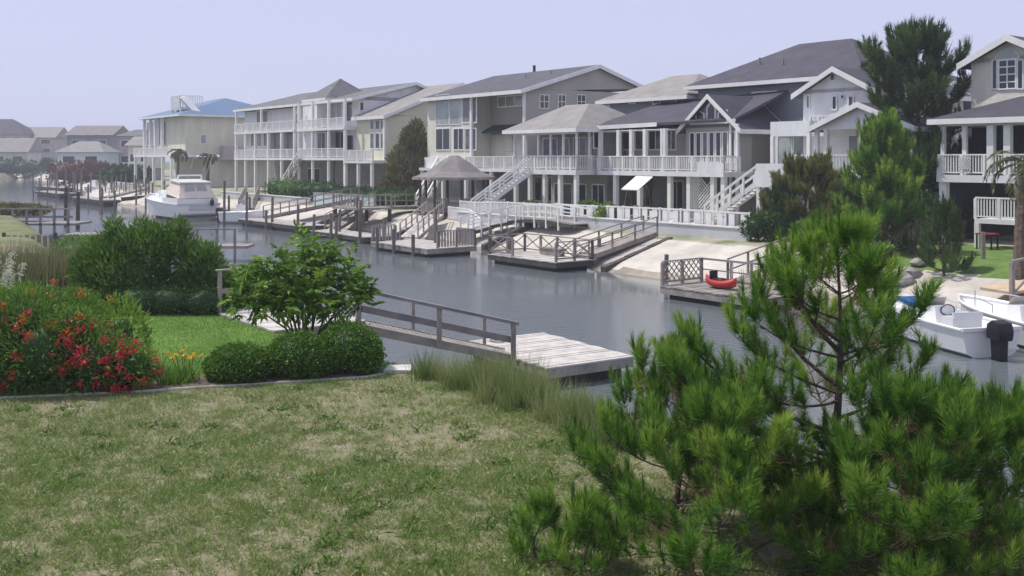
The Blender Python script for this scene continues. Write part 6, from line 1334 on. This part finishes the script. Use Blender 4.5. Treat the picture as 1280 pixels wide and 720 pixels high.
    a = nb(120, 290, .8); q = MB(); o = thing('bank_dock', 'low grey float beyond the big round shrub', 'dock', (a[0], a[1], .3)); q.box(a[0]-2.0, a[0]+5.5, a[1]-1.2, a[1]+1.2, .5, .68); q.build('deck', 'wood_grey', o); q = MB(); q.box(a[0]-1.6, a[0]+5.0, a[1]-1, a[1]+1, -.3, .498); q.build('pontoon', 'wood_dark', o)
    a = nb(70, 300, 1.5); q = MB(); o = thing('garden_fence', 'grey weathered fence between the reeds and the left dock', 'fence', (a[0], a[1], 1.3))
    for i in range(16): q.box(a[0]-2.6+i*.32, a[0]-2.6+i*.32+.2, a[1]-.02, a[1]+.02, .9, 1.75+.05*math.sin(i*3))
    q.build('fence_panel', 'wood_mauve', o)
    for x in (-2.7, 0.02, 2.6): q = MB(); q.box(a[0]+x-.07, a[0]+x+.07, a[1]-.16, a[1]-.025, .5, 1.9); q.build('post', 'wood_dark', o)
    # dock posts seen past the round shrub
    a = nb(285, 306, .9); q = MB(); o = thing('bank_dock', 'thin railed near dock right of the round shrub in front of the skiff', 'dock', (a[0], a[1], .3)); q.box(a[0]-1.6, a[0]+1.3, a[1]-.8, a[1]+.8, .75, .9); q.build('deck', 'wood_grey', o); q = MB()
    for x in (-1.5, -.4, .6): q.box(a[0]+x-.06, a[0]+x+.06, a[1]-.82, a[1]-.7, -1.2, 1.8)
    q.box(a[0]-1.6, a[0]+.7, a[1]-.84, a[1]-.7, 1.803, 1.88); q.build('railing', 'wood_brown', o)
docks()

# ------------------------------------------------------------------ boats
def hull_mesh(f, L, beam, z_s, z_b, flare=.82, n=12, chine=.25, stern=1.0, deck_drop=.12):
    """x forward from the transom; returns (hull MB, deck MB, gunwale half-width fn)"""
    hb = lambda u: beam/2*(stern+(1-stern)*min(1, u*4))*(1 - max(0, (u-.45)/.55)**2.1)**.9 if u < 1 else 0.0
    q = MB(f); rows = []
    for i in range(n+1):
        u = i/n; x = L*u; b = max(hb(u), .012); zg = z_s+(z_b-z_s)*u**1.6; k = -0.35+.55*max(0, (u-.6)/.4)**2; xs = x-(.10*L*max(0, (u-.7)/.3)**1.5)
        rows.append([(x, -b, zg), (xs+(x-xs)*.4, -b*flare, chine+.35*max(0, u-.5)**1.2), (xs, 0, k), (xs+(x-xs)*.4, b*flare, chine+.35*max(0, u-.5)**1.2), (x, b, zg)])
    vs = sum(rows, []); fs = [(i*5+j, i*5+j+1, (i+1)*5+j+1, (i+1)*5+j) for i in range(n) for j in range(4)]; fs.append((4, 3, 2, 1, 0)); q.add(vs, fs)
    d = MB(f); r2 = []
    for i in range(n+1): a, b = rows[i][0], rows[i][4]; r2 += [(a[0]-(.05 if i == n else 0), a[1]*.93, a[2]-deck_drop), (b[0]-(.05 if i == n else 0), b[1]*.93, b[2]-deck_drop)]
    d.add(r2, [(2*i, 2*i+1, 2*i+3, 2*i+2) for i in range(n)])
    g = MB(f)
    for sg in (0, 4):
        g.tube([rows[i][sg] for i in range(n+1)], .05, 6)
    g.bar((0, -beam/2*stern, z_s), (0, beam/2*stern, z_s), .12, .10)
    return q, d, g
def outboard(o, f, y, z=.7, m='black_plastic'):
    q = MB(f); pr = [(-.75, .78), (-.80, 1.05), (-.72, 1.30), (-.40, 1.36), (-.18, 1.22), (-.16, .80)]
    q.prism([(x, y-.23, zz+z-.7) for x, zz in pr], (0, .46, 0)); c = q.build('outboard_motor', m, o, bev=.05)
    q = MB(f); q.prism([(-.62, y-.13, -.2), (-.66, y-.13, .8+z-.7), (-.24, y-.13, .8+z-.7), (-.30, y-.13, -.2)], (0, .26, 0)); q.box(-.7, -.2, y-.16, y+.16, -.05, 0.0); q.build('motor_leg', m, c)
def cruiser():
    x, y, _ = W(50.5, -3.8, 0); f = frame_at(x, y, 0, U[0], U[1]); o = thing('cabin_cruiser', 'big white cabin cruiser with a cream canvas enclosure moored stern toward us', 'boat', (x, y, 0))
    L, bm = 13.6, 4.3; q, d, g = hull_mesh(f, L, bm, 1.55, 2.15, stern=.96, chine=.3); q.build('hull', 'gelcoat', o, smooth=False); d.build('deck', 'gelcoat', o); g.build('rub_rail', 'gelcoat_shade', o)
    q = MB(f); q.prism([(-.9, -bm*.42, .45), (0.0, -bm*.46, .45), (0.0, bm*.46, .45), (-.9, bm*.42, .45)], (0, 0, .14)); q.build('swim_platform', 'wood_dark', o)
    q = MB(f); q.box(-.06, -.005, -1.7, .9, 1.0, 1.45); q.box(-.06, -.005, -1.9, 1.9, .62, .75); q.build('transom_trim', 'gelcoat_shade', o)
    # raised foredeck / cabin trunk
    q = MB(f); P = [(4.2, 1.75, 1.5), (4.2, 1.45, 2.55), (8.0, 1.15, 2.75), (10.6, .45, 2.35), (11.0, .2, 2.05)]
    vs = [(a, -b, c) for a, b, c in P]+[(a, b, c) for a, b, c in P]; q.add([(4.2, -1.75, 1.45), (9.4, -1.25, 1.75), (11.4, -.2, 2.0), (11.4, .2, 2.0), (9.4, 1.25, 1.75), (4.2, 1.75, 1.45), (4.4, -1.45, 2.5), (8.0, -1.05, 2.7), (10.8, -.2, 2.35), (10.8, .2, 2.35), (8.0, 1.05, 2.7), (4.4, 1.45, 2.5)],
          [(0, 1, 7, 6), (1, 2, 8, 7), (2, 3, 9, 8), (3, 4, 10, 9), (4, 5, 11, 10), (6, 7, 10, 11), (7, 8, 9, 10), (0, 6, 11, 5)]); q.build('cabin', 'gelcoat', o)
    # cockpit coaming, windscreen, canvas
    q = MB(f); q.box(0.2, 4.3, -1.92, -1.7, 1.5, 2.1); q.box(.2, 4.3, 1.7, 1.92, 1.5, 2.1); q.box(.2, .4, -1.7, 1.7, 1.45, 2.05); q.build('coaming', 'gelcoat', o)
    q = MB(f); lo = [(.3, -1.75, 2.1), (4.6, -1.65, 2.5), (4.6, 1.65, 2.5), (.3, 1.75, 2.1)]; hi = [(1.1, -1.35, 3.45), (3.4, -1.3, 3.65), (3.4, 1.3, 3.65), (1.1, 1.35, 3.45)]
    q.add(lo+hi, [(0, 1, 5, 4), (1, 2, 6, 5), (2, 3, 7, 6), (3, 0, 4, 7), (4, 5, 6, 7)]); cv = q.build('canvas_enclosure', 'canvas', o)
    q = MB(f); 
    for y0, y1 in ((-1.0, -.1), (.1, 1.0)): q.add([(.66, y0*1.05, 2.75), (.66, y1*1.05, 2.75), (.90, y1*.95, 3.3), (.90, y0*.95, 3.3)], [(0, 1, 2, 3)])
    q.v = [v for v in q.v]; q.build('clear_window', 'vinyl_clear', cv)
    q = MB(f); q.prism([(.85, -1.5, 3.48), (3.7, -1.45, 3.7), (3.7, 1.45, 3.7), (.85, 1.5, 3.48)], (0, 0, .12)); q.build('hard_top', 'gelcoat', o)
    q = MB(f)
    for sg in (-1, 1): q.bar((2.9, 1.3*sg, 2.3), (2.3, 1.1*sg, 4.2), .14)
    q.bar((2.3, -1.15, 4.2), (2.3, 1.15, 4.2), .16, .14); q.build('radar_arch', 'gelcoat', o)
    for sg in (-1, 1):
        q = MB(f)
        pts = [(6.0, 1.55*sg, 2.7), (9.0, 1.1*sg, 2.95), (11.6, .3*sg, 3.0)]; q.tube(pts, .03, 6)
        for p in pts: q.tube([p, (p[0], p[1]*1.05, 2.0)], .025, 6)
        q.build('bow_rail', 'metal', o)
    for i, yy in enumerate((-1.0, -.6, .7)): q = MB(f); q.tube([(1.2, yy, 3.9), (.2, yy-.5, 6.3)], .025, 5); q.build('fishing_rod', 'metal', o)
    for yy in (-1.2, ): q = MB(f); v, fc = ico((0, 0, 0), (.2, .2, .35), 2, 0); q.add([(-.1+p[0]-.1, yy+p[1], 1.7+p[2]) for p in v], [tuple(int(k) for k in t_) for t_ in fc]); q.build('fender', 'black_plastic', o)
cruiser()
def skiff():
    a = G(280, 279, 0); f = frame_at(a[0], a[1], 0, .92, -.38); o = thing('skiff', 'small white open skiff pointing right beside the cruiser stern', 'boat', a); q, d, g = hull_mesh(f, 4.6, 1.8, 1.0, 1.25, stern=.9); q.build('hull', 'gelcoat', o); d.build('deck', 'gelcoat_shade', o); g.build('rub_rail', 'gelcoat', o)
    outboard(o, f, 0, .75); q = MB(f); q.box(1.6, 2.2, -.35, .35, .85, 1.7); q.build('console', 'gelcoat', o); q = MB(f); q.add([(2.2, -.3, 1.7), (2.2, .3, 1.7), (2.05, .25, 2.1), (2.05, -.25, 2.1)], [(0, 1, 2, 3)]); q.prism([(2.2, -.3, 1.7), (2.2, .3, 1.7), (2.05, .25, 2.1), (2.05, -.25, 2.1)], (.03, 0, .01)); q.build('windscreen', 'vinyl_clear', o)
def console_boat(x, y, hx, hy, label, L=5.8, bm=2.15, motor='black_plastic', cover=True, nm='motorboat'):
    f = frame_at(x, y, 0, hx, hy); o = thing(nm, label, 'boat', (x, y, 0), 'boats moored at the right'); q, d, g = hull_mesh(f, L, bm, .82, 1.02, stern=.93, chine=.12, deck_drop=.25); q.build('hull', 'gelcoat', o); d.build('deck', 'gelcoat', o); g.build('rub_rail', 'gelcoat', o)
    q = MB(f); q.prism([(2.0, -.42, .6), (2.75, -.36, .6), (2.6, -.34, 1.15), (2.05, -.38, 1.2)], (0, .78, 0)); c = q.build('console', 'gelcoat', o)
    q = MB(f); q.prism([(2.62, -.36, 1.15), (2.62, .4, 1.15), (2.42, .34, 1.42), (2.42, -.3, 1.42)], (.025, 0, .005)); q.build('windscreen', 'vinyl_clear', c)
    q = MB(f); q.tube([(1.98+.03*math.cos(w), .22*math.cos(w), 1.08+.17*math.sin(w)) for w in np.linspace(0, 6.28, 13)], .02, 5); q.build('steering_wheel', 'black_plastic', c)
    q = MB(f); q.box(1.05, 1.6, -.5, .5, .58, .98); q.box(1.0, 1.1, -.5, .5, .98, 1.15); q.build('seat', 'gelcoat_shade', o)
    q = MB(f); q.box(.1, .4, -.85, .85, .58, .74); q.build('stern_bench', 'gelcoat', o)
    for sg in (-1, 1):
        q = MB(f)
        pts = [(2.6, .95*sg, 1.15), (3.8, .75*sg, 1.25), (4.75, .1*sg, 1.3)]; q.tube(pts, .018, 5)
        for p in pts[:2]: q.tube([p, (p[0], p[1], .85)], .015, 5)
        q.build('bow_rail', 'metal', o)
    q = MB(f); q.box(-.03, -.003, -.9, -.25, .18, .26); q.build('boarding_step', 'gelcoat', o)
    if cover: q = MB(f); q.prism([(2.9, -.5, 1.02), (3.9, -.4, 1.1), (3.9, .5, 1.1), (2.9, .55, 1.02)], (0, 0, .16)); q.build('folded_cover', 'canvas_blue', o)
    outboard(o, f, .1, .5, motor); return o
skiff()
console_boat(14.0, 29.2, -.22, .97, 'white open motorboat with a blue folded cover and dark outboard by the pier')
console_boat(16.6, 29.3, -.16, .98, 'white boat half cut off by the right picture edge beyond the dark outboards', motor='purple_grey', cover=False)
def small_boats():
    for px, yb, lab, L in ((112, 240, 'small white boat at the farthest docks below the pale green house', 6.0), (133, 246, 'dark hulled white topped boat right of the small white far boat', 5.5), (160, 255, 'small dark dinghy left of the cruiser bow', 3.6)):
        a = G(px, yb, 0); f = frame_at(a[0], a[1], 0, .75, -.65); o = thing('moored_boat', lab, 'boat', a, 'small far boats'); q, d, g = hull_mesh(f, L, 2.2, .9, 1.2, stern=.9); q.build('hull', 'black_plastic' if 'dark' in lab else 'gelcoat', o); d.build('deck', 'gelcoat', o); g.build('rub_rail', 'gelcoat', o)
        if 'dinghy' not in lab: q = MB(f); q.prism([(1.5, -.8, .95), (3.6, -.7, .95), (3.2, -.6, 2.1), (1.6, -.7, 2.1)], (0, 1.5, 0)); q.build('cabin', 'gelcoat', o)
    # white boat hidden behind the round shrub
    a = G(185, 362, 0.0); a = (-13.4, 33.5, 0); f = frame_at(a[0], a[1], 0, U[0], U[1]); 
    a2 = W(*toST(-10.3, 31.2), 0); f = frame_at(a2[0], a2[1], 0, U[0], U[1]); o = thing('moored_boat', 'white open boat glimpsed through the big round shrub on the near bank', 'boat', a2, None); q, d, g = hull_mesh(f, 5.2, 2.0, .95, 1.2, stern=.92); q.build('hull', 'gelcoat', o); d.build('deck', 'gelcoat', o); g.build('rub_rail', 'gelcoat', o); q = MB(f); q.box(1.9, 2.6, -.35, .35, .8, 1.9); q.build('console', 'gelcoat', o)
    # red kayak standing on the dock
    k0 = W(-13.6, -6.0, .53); f = frame_at(k0[0], k0[1], k0[2], .55, -.83); o = thing('kayak', 'red kayak lying on the grey dock with lattice rail', 'kayak', k0); q = MB(f); n = 14; rows = []
    for i in range(n+1):
        u = i/n; w = .33*math.sin(math.pi*min(1, max(0, u)))**.55+.01; x = -0.85+1.7*u; up = .16*abs(2*u-1)**2.5
        rows += [(x, w*math.cos(a_), .20+up+.20*math.sin(a_)*(1 if math.sin(a_) < 0 else .8)) for a_ in np.linspace(0, 2*math.pi, 9)[:-1]]
    q.add(rows, [(i*8+j, i*8+(j+1) % 8, (i+1)*8+(j+1) % 8, (i+1)*8+j) for i in range(n) for j in range(8)]+[tuple(range(7, -1, -1)), tuple(range(n*8, n*8+8))]); q.build('hull', 'red_plastic', o, smooth=True)
    q = MB(f); q.tube([(.38*math.cos(w)-.1, .19*math.sin(w), .375) for w in np.linspace(0, 6.28, 17)], .03, 6); q.box(-.45, -.38, -.2, .2, .35, .68); q.build('cockpit_rim', 'black_plastic', o)
small_boats()
